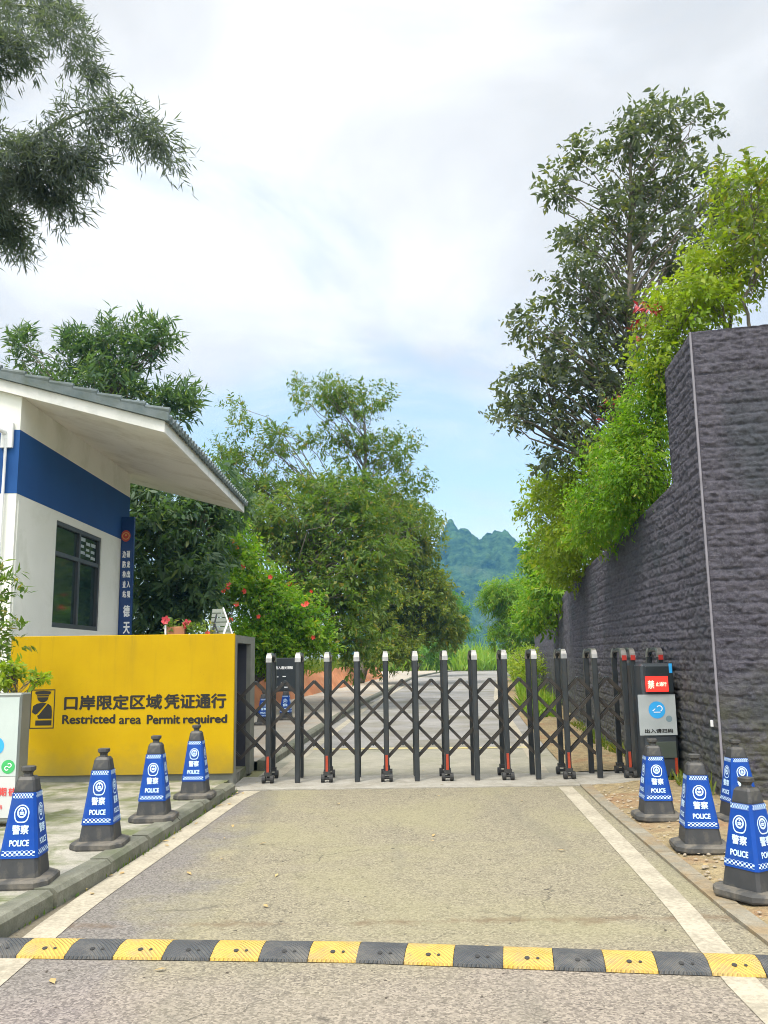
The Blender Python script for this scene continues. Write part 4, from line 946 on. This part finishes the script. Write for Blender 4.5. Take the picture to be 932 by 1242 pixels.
def tree(name, label, cat, base, trunk, blobs, seed, mat, per, nspr, nleaf, crad, leaf, r=0.15, limb_r=0.05, every=1, bark='bark', group=None, part='crown', lo=0.25, **k):
    root = thing(name, label, cat, base, group); rng = np.random.default_rng(seed + 100)
    C = make_foliage(part, blobs, per, nspr, nleaf, crad, leaf[0], leaf[1], mat, root, seed, **k)
    tb = MB()
    for tr_ in trunk:
        tr_ = np.array(tr_, float); kk = 14; seg = np.linspace(0, 1, len(tr_)); f = np.linspace(0, 1, kk)
        pts = np.stack([np.interp(f, seg, tr_[:, i]) for i in range(3)], 1); pts[1:-1] += rng.normal(size=(kk - 2, 3)) * 0.03
        tb.tube(pts, r * (1 - 0.8 * f), 8)
    rng.shuffle(C)
    if len(trunk) == 1: limbs(tb, trunk[0], C, limb_r, rng, every=every, lo=lo)
    else:
        tops = [np.array(t_[-1]) for t_ in trunk]
        for i, t_ in enumerate(trunk):
            mine = [c for c in C if np.argmin([np.linalg.norm(c[:2] - q[:2]) for q in tops]) == i]
            if mine: limbs(tb, t_, np.array(mine), limb_r, rng, every=every, lo=lo)
    tb.build('trunk' if cat == 'tree' else 'stems', bark, root, smooth=True)
    return root

def dn(p, z=0.0): return (float(p[0]), float(p[1]), z)
# --- bamboo leaning in at the top left
def bamboo():
    Y = 11.0; root = thing('bamboo_clump', 'dark bamboo with arching feathery tips hanging into the sky at top left', 'bamboo', (-8.2, 10.8, 0))
    rng = np.random.default_rng(3)
    arcs = [([(-70, 260), (-30, 215), (0, 193), (45, 163), (95, 137), (140, 128), (180, 150), (207, 178)], 26, 46),
            ([(-60, 40), (0, 5), (45, 8), (80, 24), (104, 60), (108, 90)], 24, 24),
            ([(-40, -40), (10, -30), (60, -20), (90, 10)], 30, 26),
            ([(-60, 90), (-10, 40), (30, 40)], 30, 30),
            ([(-60, 270), (-20, 215), (15, 205), (55, 215), (85, 240)], 24, 40),
            ([(-50, 320), (-15, 250), (8, 255), (22, 285)], 20, 28), ([(-30, 180), (20, 170), (70, 178), (110, 190)], 26, 36)]
    Ps = []; st = MB()
    for ai, (pl, r, nb_) in enumerate(arcs):
        pl = np.array(pl, float); W3 = np.array([D(x, y, Y + (ai % 3) * 0.5) for x, y in pl])
        seg = np.linspace(0, 1, len(pl)); f = np.linspace(0, 1, 30); path = np.stack([np.interp(f, seg, W3[:, i]) for i in range(3)], 1)
        st.tube(path, np.linspace(0.035, 0.006, 30) if ai == 0 else np.linspace(0.02, 0.004, 30), 6)
        # culm from the clump's foot to the start of the arc
        if ai < 4:
            p0 = np.array([-8.2 + 0.15 * ai, 10.8 + 0.1 * (ai % 2), 0.1]); t = np.linspace(0, 1, 14)[:, None]
            mid = np.array([-8.6, 10.9, W3[0][2] * 0.75]); cur = (1 - t) ** 2 * p0 + 2 * t * (1 - t) * mid + t ** 2 * W3[0]
            st.tube(cur, np.linspace(0.05, 0.035, 14), 8)
        n = int(nb_ * 6.5)
        tt = rng.random(n) ** 0.85 * 0.95 + 0.05; pt = np.stack([np.interp(tt, seg, W3[:, i]) for i in range(3)], 1)
        s = r * Y / FPX
        d = rng.normal(size=(n, 3)) * np.array([.55, 1.1, .5]) * s; d[:, 2] -= np.abs(rng.normal(size=n)) * s * 0.75
        Ps.append(pt + d * (1.05 - 0.55 * tt)[:, None])
        for k in range(0, n, 9): st.tube([pt[k], (pt[k] + Ps[-1][k]) / 2 + np.array([0, 0, .05]), Ps[-1][k]], [.006, .004, .003], 4)
    P = np.concatenate(Ps); n = len(P); nl = 13; li = np.repeat(np.arange(n), nl); m_ = len(li)
    dirn = unit(rng.normal(size=(n, 3)) * 0.7 + np.array([0.35, 0, -0.75])); t = rng.random(m_)
    base = P[li] + dirn[li] * (t * 0.36)[:, None] + rng.normal(size=(m_, 3)) * 0.03
    A = unit(dirn[li] * 0.8 + rng.normal(size=(m_, 3)) * 0.55 + np.array([0, 0, -.25])); Nn = rng.normal(size=(m_, 3))
    leaves('leaf_sprays', base, A, Nn, 0.11 + 0.09 * rng.random(m_), 0.016 + 0.010 * rng.random(m_), 'leaf bamboo', root)
    st.build('culms', 'culm', root, smooth=True)
bamboo()

# --- tall tree behind the guard house
tree('broadleaf_tree', 'dark tree with long upright leaf tufts rising behind the guard house roof', 'tree', (-7.4, 22, 0), [[(-7.4, 22, 0), (-7.3, 22, 3), (-7.2, 22, 6), (-7.0, 22, 8.4)]],
     [blob(132, 415, 22, 13, 42, .5, .9), blob(92, 432, 22, 13, 42, .5, .8), blob(172, 425, 22, 12, 40, .5, .8), blob(200, 415, 22, 14, 22, .5, .5), blob(215, 478, 22, 20, 26, .6, .7), blob(28, 440, 22.5, 8, 42, .5, .6), blob(120, 478, 21.8, 60, 24, 1.0, 1.6), blob(60, 465, 22.3, 20, 26, .6, .6), blob(200, 505, 22, 28, 20, .6, .7), blob(112, 450, 22, 10, 24, .5, .4), blob(150, 450, 22, 10, 26, .5, .4)],
     11, 'leaf long', 18, 7, 8, .24, (.28, .06), r=.20, limb_r=.06, up=0.75, droop=-0.1, spl=.42)
tree('shade_tree', 'deep green big-leaved tree filling the gap beside the house corner under the eave', 'tree', (-5.3, 21.2, 0), [[(-5.3, 21.2, 0), (-5.2, 21.2, 2.2), (-4.9, 21.2, 4.4)]],
     [blob(185, 640, 21, 42, 50, 1.0, 1.5), blob(185, 720, 20.6, 38, 46, .9, 1.5), blob(240, 650, 21.4, 38, 44, .9, 1.1), blob(230, 720, 20.4, 32, 40, .7, 1.2), blob(250, 600, 22, 45, 34, .9, .9), blob(170, 780, 20.4, 30, 24, .7, .6), blob(170, 605, 21.5, 22, 26, .7, .7)],
     12, 'leaf long', 22, 11, 9, .40, (.24, .075), r=.16, limb_r=.05, up=.1, droop=.45, shape='hex')
tree('open_tree', 'tall airy tree with thin branches and open crown above the green thicket', 'tree', (-4.4, 33, 0), [[(-4.4, 33, 0), (-3.0, 33, 3), (-1.3, 33, 6.6), (-.75, 33, 8.4), (-.7, 33, 10.6)]],
     [blob(385, 480, 33, 44, 24, 1.4, 1.3), blob(440, 492, 33, 36, 26, 1.3, 1.0), blob(400, 530, 33, 45, 24, 1.5, .7), blob(478, 545, 33, 40, 26, 1.3, .9), blob(330, 540, 33, 40, 26, 1.4, .8), blob(290, 510, 33, 24, 22, 1, .35), blob(280, 560, 33, 36, 34, 1.4, 1), blob(490, 590, 33, 34, 30, 1.3, .8), blob(508, 630, 32, 22, 20, 1, .5), blob(430, 590, 33, 60, 30, 1.5, .9), blob(335, 590, 33, 50, 34, 1.6, 1.2), blob(440, 545, 33, 30, 24, 1.3, .6), blob(300, 600, 33, 40, 30, 1.4, .9)],
     13, 'leaf mid', 21, 10, 9, .40, (.20, .062), r=.19, limb_r=.05, every=2, lo=.45, up=.3, droop=.2)
tree('roadside_tree', 'large leafy green tree in the middle of the thicket behind the flowering bush', 'tree', (-5.2, 29.5, 0), [[(-5.2, 29.5, 0), (-4.2, 29.4, 2.5), (-2.4, 29.2, 5)]],
     [blob(350, 650, 29, 55, 48, 2, 1.5), blob(410, 640, 29, 52, 56, 2, 1.6), blob(360, 720, 28, 50, 48, 1.6, 1.2), blob(425, 710, 28, 42, 56, 1.6, 1.5), blob(310, 640, 29.5, 40, 40, 1.6, .9), blob(430, 770, 27.5, 36, 36, 1.2, .9), blob(445, 615, 30, 46, 34, 1.6, 1.1), blob(390, 600, 30, 44, 26, 1.5, .8), blob(455, 665, 28.5, 34, 44, 1.4, 1.0)],
     14, 'leaf mid', 26, 13, 9, .62, (.21, .075), r=.2, limb_r=.06, up=.1, droop=.4)
tree('olive_tree', 'olive green tree with yellowish leaves at the right end of the left thicket', 'tree', (-1.6, 50, 0), [[(-1.6, 50, 0), (-.6, 50, 3.5), (.8, 50, 8.2)]],
     [blob(470, 650, 50, 42, 48, 2.8, 1.5), blob(498, 700, 50, 42, 52, 2.8, 1.6), blob(470, 740, 49, 42, 52, 2.6, 1.5), blob(516, 745, 50, 30, 40, 2.2, 1.1), blob(480, 790, 48, 34, 22, 2, .8), blob(508, 655, 50.5, 20, 30, 1.8, .7), blob(480, 625, 50, 34, 26, 2.2, .9), blob(528, 720, 50, 18, 30, 1.6, .7), blob(538, 760, 50, 20, 24, 1.6, .7)],
     15, 'leaf olive', 30, 15, 9, .85, (.28, .11), r=.3, limb_r=.09, up=.1, droop=.4)
tree('fern_tree', 'small bright green tree with hanging sprays leaning over the road beyond the olive tree', 'tree', (2.2, 70, 0), [[(2.2, 70, 0), (3.4, 70, 2.4), (5, 70, 5)]],
     [blob(538, 740, 70, 26, 24, 2.2, 1.2), blob(552, 762, 70, 18, 18, 1.6, .9), blob(528, 785, 69, 28, 20, 2, .9)],
     16, 'leaf feather', 26, 12, 9, .8, (.45, .08), r=.16, limb_r=.06, droop=.6)

# --- hibiscus bush with red blossoms behind the yellow wall
hib = tree('flowering_bush', 'lime green flowering bush dotted with red blossoms behind the yellow wall', 'bush', (-4.6, 24.6, 0), [[(-4.9, 24.8, 0), (-4.7, 24.8, 1.8), (-4.5, 24.8, 3.6)], [(-4.2, 24.6, 0), (-3.6, 24.6, 1.6), (-3.0, 24.6, 2.6)]],
     [blob(288, 668, 25, 26, 30, .8, .8), blob(300, 715, 24.8, 42, 36, 1, 1.6), blob(345, 745, 24.6, 44, 34, 1, 1.6), blob(380, 772, 24.6, 28, 24, .8, .8), blob(322, 775, 24.3, 50, 26, .9, 1.4), blob(268, 690, 25, 18, 24, .7, .5), blob(262, 640, 25.4, 22, 24, .7, .5), blob(335, 798, 24.2, 36, 12, .7, .6), blob(290, 790, 24.0, 26, 20, .6, .6)],
     17, 'leaf lime', 30, 13, 9, .38, (.145, .07), r=.06, limb_r=.03, part='foliage', up=.3, droop=.25)
def blossom(mb, c, r, rng):
    ax = unit(rng.normal(size=3) * .4 + np.array([0.1, -1, .25])); u = unit(np.cross(ax, [0, 0, 1.0])); v = np.cross(u, ax); a0 = rng.random() * 6
    for k in range(5):
        a = a0 + k * 2 * math.pi / 5; d = u * math.cos(a) + v * math.sin(a); s = np.cross(ax, d)
        mb.add([c, c + d * r * .6 + s * r * .42 + ax * r * .12, c + d * r + s * r * .2 + ax * r * .3, c + d * r - s * r * .2 + ax * r * .28, c + d * r * .6 - s * r * .42 + ax * r * .14], [(0, 1, 2, 3, 4)])
    mb.tube([c, c + ax * r * .9], [r * .09, r * .05], 5)
rng = np.random.default_rng(5)
for px, py, Y in ((283, 657, 24.3), (289, 664, 24.2), (278, 709, 23.7), (271, 716, 23.7), (276, 714, 23.6), (297, 717, 23.6), (287, 733, 23.5), (314, 748, 23.4), (264, 733, 23.9), (328, 700, 23.8), (378, 717, 24), (368, 735, 23.6), (372, 732, 23.6), (280, 752, 23.4), (380, 773, 23.6), (295, 688, 24), (352, 708, 24)):
    b = MB(); blossom(b, D(px, py, Y), rng.uniform(.05, .085), rng); b.build('blossom', 'petal', hib)

# --- potted flowers on top of the yellow wall
zt0 = 1.915; pc = D(215, 770, 11.6)
pl = thing('flower_planter', 'brown planter box with dark red blooms on stems on top of the yellow wall', 'planter', (float(pc[0]), 11.6, zt0))
xa, xb = float(D(201, 768, 11.6)[0]), float(D(226, 768, 11.6)[0])
MB().cbox(xa, xb, 11.52, 11.72, zt0, zt0 + .11, .01).build('box', 'terracotta', pl)
MB().tube([(float(D(201, 770, 11.5)[0]), 11.5, zt0), (float(D(201, 758, 11.5)[0]), 11.5, float(D(201, 758, 11.5)[2]))], .012, 6).build('stake', 'pvc', pl)
for px, py in ((201, 752), (227, 758)):
    c = D(px, py, 11.5); b = MB()
    for k in range(3): blossom(b, c + rng.normal(size=3) * .01, .058 - .012 * k, rng)
    b.build('bloom', 'deep petal', pl)
    MB().tube([(float(c[0]), 11.6, zt0 + .1), tuple(c)], .006, 5).build('stem', 'culm', pl)
c = D(252, 768, 11.5); b = MB(); blossom(b, c, .035, rng); b.build('bloom', 'petal', pl)
make_foliage('leaves', [blob(238, 766, 11.6, 16, 9, .12, 1.2), blob(212, 764, 11.62, 12, 6, .1, .5)], 12, 5, 6, .08, .07, .03, 'leaf mid', pl, 61, spl=.06)

# --- shrub and sprigs behind the notice board at the left edge
tree('potted_shrub', 'leafy shrub standing behind the notice board at the left edge of the picture', 'shrub', (-4.75, 10.2, .108), [[(-4.75, 10.2, .1), (-4.72, 10.2, 1.2), (-4.68, 10.2, 2.5)], [(-4.6, 10.1, .1), (-4.6, 10.1, .9), (-4.5, 10, 1.4)]],
     [blob(-10, 770, 10.2, 20, 62, .3, 1.5), blob(-2, 712, 10.2, 9, 24, .2, .4), blob(-16, 720, 10.2, 20, 30, .3, .5)], 21, 'leaf mid', 14, 5, 6, .16, (.12, .04), r=.018, limb_r=.010, part='foliage', group=None, spl=.16, up=.4, droop=.1)
tree('yellow_sprig_shrub', 'low bright yellow-green shrub with a sprig reaching across the yellow wall above the notice board', 'shrub', (-3.9, 9.2, .108), [[(-3.9, 9.2, .1), (-3.9, 9.2, .8), (-3.85, 9.2, 1.3)]],
     [blob(8, 822, 9.2, 18, 9, .2, 1.4), blob(44, 823, 9.2, 16, 3, .12, .7), blob(17, 806, 9.2, 4, 8, .1, .3), blob(-4, 834, 9.2, 14, 8, .2, .5)], 22, 'leaf yellow', 14, 3, 6, .05, (.075, .036), r=.015, limb_r=.006, part='foliage', spl=.07, up=.2)

# --- right side, on the terrace behind the wall
tree('silhouetted_tree', 'tall dark tree with thin layered crown rising above the right wall', 'tree', (5.1, 17.2, 3.2), [[(5.2, 17.2, 3.2), (5.0, 17, 6), (5.1, 16.9, 9), (5.35, 16.8, 12.4)]],
     [blob(795, 150, 17, 26, 42, .9, .9), blob(750, 170, 17, 32, 26, .9, .8), blob(700, 185, 17, 22, 16, .7, .35), blob(840, 165, 17, 26, 26, .9, .6), blob(672, 225, 17, 20, 14, .6, .4), blob(770, 235, 17, 66, 46, 1.3, 1.7), blob(850, 240, 17, 50, 36, 1.2, 1.2), blob(720, 290, 17, 50, 40, 1.2, 1.3), blob(800, 300, 17, 60, 46, 1.3, 1.5), blob(690, 350, 17, 50, 36, 1.2, 1.2), blob(750, 380, 17, 58, 46, 1.3, 1.6), blob(650, 400, 17, 34, 20, .9, .6), blob(690, 430, 17, 56, 36, 1.2, 1.4), blob(640, 465, 17, 34, 22, .9, .8), blob(625, 505, 17, 22, 16, .7, .5), blob(700, 490, 17, 58, 40, 1.2, 1.4), blob(690, 545, 17, 44, 24, 1.1, .8), blob(760, 460, 17, 44, 50, 1.1, 1.1), blob(895, 250, 17, 36, 36, 1, .7)],
     31, 'leaf dark', 22, 6, 8, .24, (.15, .062), r=.14, limb_r=.05, every=2, lo=.12, up=.2, droop=.3, shape='hex')
tree('lime_shrub', 'yellow-green shrub with a few red leaves spilling over the top of the wall corner', 'shrub', (4.6, 12.2, 5.1), [[(4.3, 12.3, 3.9), (4.2, 12.2, 5.4), (4.2, 12.1, 6.6)], [(5.0, 11.8, 5.1), (5.0, 11.8, 6.2), (5.1, 11.7, 7.4)]],
     [blob(865, 335, 12, 44, 40, .6, 1.5), blob(820, 385, 12, 40, 36, .6, 1.3), blob(900, 290, 12, 36, 32, .6, .8), blob(905, 240, 12, 28, 26, .5, .5), blob(800, 440, 12, 26, 34, .5, 1.0), blob(850, 370, 11.6, 50, 24, .6, .9)],
     32, 'leaf yellow', 26, 8, 8, .20, (.10, .045), r=.04, limb_r=.018, part='foliage', up=.3, droop=.35)
tree('slender_sapling', 'slender sapling with olive leaves standing on the wall top at the right edge', 'tree', (5.05, 11.3, 5.15), [[(5.0, 11.3, 5.15), (5.05, 11.3, 6.3), (5.25, 11.3, 7.6)]],
     [blob(915, 320, 11.3, 30, 36, .5, 1.0), blob(905, 225, 11.3, 32, 22, .5, .9), blob(925, 270, 11.3, 26, 32, .5, .8)],
     33, 'leaf olive', 14, 7, 7, .22, (.13, .05), r=.035, limb_r=.016, up=.2)
b = MB(); rt = thing('red_leaf_vine', 'sprays of red leaves showing at the edge of the lime shrub on the wall', 'vine', (4.2, 12, 5.6))
make_foliage('leaves', [blob(785, 375, 11.8, 16, 12, .2, 1), blob(776, 400, 11.8, 9, 8, .2, .5), blob(742, 498, 13, 8, 14, .2, .6)], 6, 2, 5, .10, .09, .03, 'deep petal', rt, 62, spl=.1)
V0 = [D(786, 420, 11.9), D(783, 395, 11.85), D(785, 372, 11.8)]; MB().tube(V0, [.01, .008, .005], 5).build('stem', 'bark', rt)
tree('wall_creeper', 'bright green feathery creeper mass tumbling over the step in the wall', 'creeper', (4.3, 13, 3.6), [[(4.4, 13, 3.5), (4.3, 12.9, 4.2), (4.2, 12.8, 5.2)], [(4.5, 14.5, 3.4), (4.4, 14.3, 4), (4.3, 14.2, 4.6)]],
     [blob(780, 510, 12.6, 30, 44, .55, 1.4), blob(775, 570, 12.4, 32, 36, .5, 1.4), blob(735, 600, 13.4, 34, 36, .6, 1.3), blob(762, 610, 12.9, 28, 24, .4, 1.0), blob(795, 460, 12.4, 16, 26, .4, .6), blob(720, 640, 14.2, 26, 24, .5, .9), blob(750, 545, 13.2, 30, 34, .5, 1.0)],
     34, 'leaf lime', 34, 10, 9, .18, (.085, .032), r=.03, limb_r=.014, part='foliage', up=.0, droop=.55)
tree('terrace_bush', 'loose yellow-green bush on the wall top beneath the tall dark tree', 'bush', (5.2, 18.5, 3.3), [[(5.2, 18.5, 3.3), (5.0, 18.3, 4.6), (4.7, 18.1, 6)], [(5.6, 20.5, 3.3), (5.2, 20.3, 4.6), (4.9, 20.1, 5.4)]],
     [blob(695, 600, 18, 36, 34, .9, 1.4), blob(668, 618, 19.5, 28, 26, .9, .8), blob(704, 650, 17.5, 32, 34, .8, 1.3), blob(680, 665, 19.5, 30, 30, .9, 1.2), blob(648, 595, 19.5, 20, 14, .7, .3), blob(690, 690, 18.5, 22, 20, .6, .7), blob(730, 560, 17, 34, 30, .8, .8)],
     35, 'leaf yellow', 30, 9, 8, .28, (.13, .055), r=.05, limb_r=.02, part='foliage', up=.2, droop=.3)
tree('slope_bush', 'mid green bush trailing over the lower far end of the slate wall', 'bush', (6.2, 27, 2.9), [[(6.2, 27, 2.9), (6.0, 27, 4), (5.8, 26.8, 5)]],
     [blob(662, 700, 27, 24, 28, 1.0, 1.2), blob(670, 715, 25, 22, 26, .8, 1.1), blob(648, 738, 29, 20, 20, 1.0, 1.0), blob(655, 750, 27.5, 16, 18, .7, .8), blob(652, 668, 27, 14, 24, .8, .6)],
     36, 'leaf lime', 28, 9, 8, .34, (.17, .07), r=.06, limb_r=.03, part='foliage', up=.1, droop=.45)
tree('feathery_bamboo', 'feathery light green bamboo at the end of the road in front of the mountain', 'bamboo', (7.6, 52, 0), [[(7.6, 52, 0), (7.4, 52, 3), (7.2, 52, 5.6)], [(8.6, 53, 0), (8.8, 53, 3), (9, 53, 5)]],
     [blob(618, 725, 52, 26, 26, 1.6, 1.4), blob(640, 735, 53, 26, 34, 1.6, 1.4), blob(604, 715, 52, 14, 12, 1, .5), blob(620, 765, 52, 24, 26, 1.5, 1.3), blob(648, 775, 53, 18, 24, 1.3, .9), blob(650, 730, 54, 24, 40, 1.5, 1.3), blob(598, 730, 52, 12, 12, .8, .35)],
     37, 'leaf lime', 34, 14, 8, .5, (.30, .05), r=.07, limb_r=.03, bark='culm', part='foliage', up=.1, droop=.6)
tree('roadside_weeds', 'yellow-green weeds at the foot of the far end of the slate wall', 'weeds', (6.6, 40, 0), [[(6.7, 40, 0), (6.7, 40, .8), (6.7, 40, 1.4)]],
     [blob(638, 800, 40, 13, 14, 1.6, 1.3), blob(630, 812, 38, 10, 9, 1.2, .8), blob(645, 812, 34, 8, 12, 1.2, .8)], 38, 'leaf yellow', 26, 8, 7, .26, (.16, .06), r=.03, limb_r=.015, part='foliage', up=.3)

# --- grasses that close the road's end, thicket behind, weeds along edges
def blades(name, x0, x1, y0, y1, n, h, mat, seed, z0=0.0, w=.03, fx=None):
    rng = np.random.default_rng(seed); x = x0 + (x1 - x0) * rng.random(n); y = y0 + (y1 - y0) * rng.random(n)
    if fx is not None: x = x + fx(y)
    P = np.stack([x, y, np.full(n, z0)], 1); A = unit(rng.normal(size=(n, 3)) * .28 + np.array([0, 0, 1.0])); hh = h * (.4 + .8 * rng.random(n)) * (.6 + .8 * vnoise(x * .6, y * .6, seed))
    o = leaves(name, P, A, rng.normal(size=(n, 3)), hh, np.full(n, w) * (1 + .5 * rng.random(n)), mat, None, bend=.25); o['kind'] = 'stuff'; return o
g = blades('tall_grass', -2, 30, 88, 104, 9000, 2.3, 'blade grass', 51, w=.16); tag(g, 'bright tall grass growing across the far end of the road', 'grass')
g = blades('verge_grass', 0.05, .9, 22, 60, 5000, .55, 'blade grass', 52, w=.05, fx=lambda y: np.interp(y, [22, 60], [3.4, 8.6])); tag(g, 'short grass along the far verge below the slate wall', 'grass')
g = blades('kerb_weeds', -.06, .02, 2, 11, 500, .045, 'leaf mid', 53, w=.012, fx=lambda y: np.interp(y, [q[1] for q in KERB], [q[0] for q in KERB])); tag(g, 'tiny weeds growing along the foot of the left kerb', 'weeds')
g = blades('wall_foot_weeds', -.28, -.04, 9.8, 20, 900, .22, 'leaf olive', 54, w=.02, fx=lambda y: np.interp(y, [q[1] for q in WALLP], [q[0] for q in WALLP])); tag(g, 'scrappy weeds growing along the foot of the slate wall', 'weeds')
g = blades('bank_grass', -3.0, -.1, 24, 62, 7000, .7, 'leaf olive', 55, z0=.72, w=.06, fx=lambda y: np.interp(y, [24, 32, 45, 62], [-4.4, -3.7, -2.5, -.7])); tag(g, 'dull green undergrowth on top of the red earth bank', 'undergrowth')
# far trees behind the grass at the road's end
tree('distant_tree', 'small bluish green tree beyond the grass at the road end', 'tree', (5, 115, 0), [[(5, 115, 0), (5, 115, 3), (5, 115, 5)]], [blob(520, 770, 115, 26, 22, 3, 1.3), blob(500, 760, 115, 28, 30, 3, 1.3), blob(545, 790, 112, 24, 12, 3, 1)], 41, 'leaf mid', 24, 10, 7, .9, (.5, .2), r=.2, limb_r=.08)
# litter on the road
rng = np.random.default_rng(77); n = 60
P = np.stack([rng.uniform(-1.9, 3.3, n), rng.uniform(4.3, 12.6, n), np.full(n, .014)], 1); P[:26, 0] = interp(KERB, P[:26, 1]) + rng.random(26) * .12
P[P[:, 0] > 2.2, 2] = .075
o = leaves('fallen_leaves', P, unit(rng.normal(size=(n, 3)) * np.array([1, 1, .05])), np.tile([0, 0, 1.0], (n, 1)) + rng.normal(size=(n, 3)) * .15, .035 + .05 * rng.random(n), .02 + .02 * rng.random(n), 'dry leaf', None)
tag(o, 'scattered dry leaves lying on the road and along the kerb', 'leaves', kind='stuff')

rng = np.random.default_rng(78); pb = MB()
for i in range(520):
    y = rng.uniform(4.4, 10.6); x0 = float(interp(ROADR, [y])[0]) + .1; x = x0 + abs(rng.normal()) * .8
    if x > 3.5 and y > 9: continue
    r_ = rng.uniform(.006, .02) * (1.6 if rng.random() < .06 else 1); z = .02 + .03 * min(1, (x - x0) / .5)
    a_ = rng.random(3) * 6; p = [(x + r_ * math.cos(t + a_[0]) * (1 + .3 * math.sin(3 * t + a_[1])), y + r_ * math.sin(t + a_[0]), z + r_ * .2) for t in np.linspace(0, 2 * math.pi, 6, endpoint=False)]
    pb.add(p + [(x, y, z + r_ * .8), ], [(j, (j + 1) % 6, 6) for j in range(6)]); pb.f += [tuple(len(pb.v) - 7 + j for j in (5, 4, 3, 2, 1, 0))]
o = pb.build('gravel', 'pebble'); tag(o, 'loose pebbles strewn over the sandy verge on the right', 'gravel', kind='stuff')

# ------------------------------------------------------------------ haze
hz = MB().box(-420, 420, -120, 900, -1.7, 190)
b = NB('haze'); b.t.nodes.remove(b.b); v = b.n('ShaderNodeVolumePrincipled')
v.inputs['Color'].default_value = (0.18, 0.50, 0.95, 1); v.inputs['Density'].default_value = 0.00042; v.inputs['Anisotropy'].default_value = 0.0
b.l(v.outputs[0], b.out.inputs['Volume']); MATS['haze'] = b.m
ho = hz.build('haze', 'haze'); ho['kind'] = 'stuff'
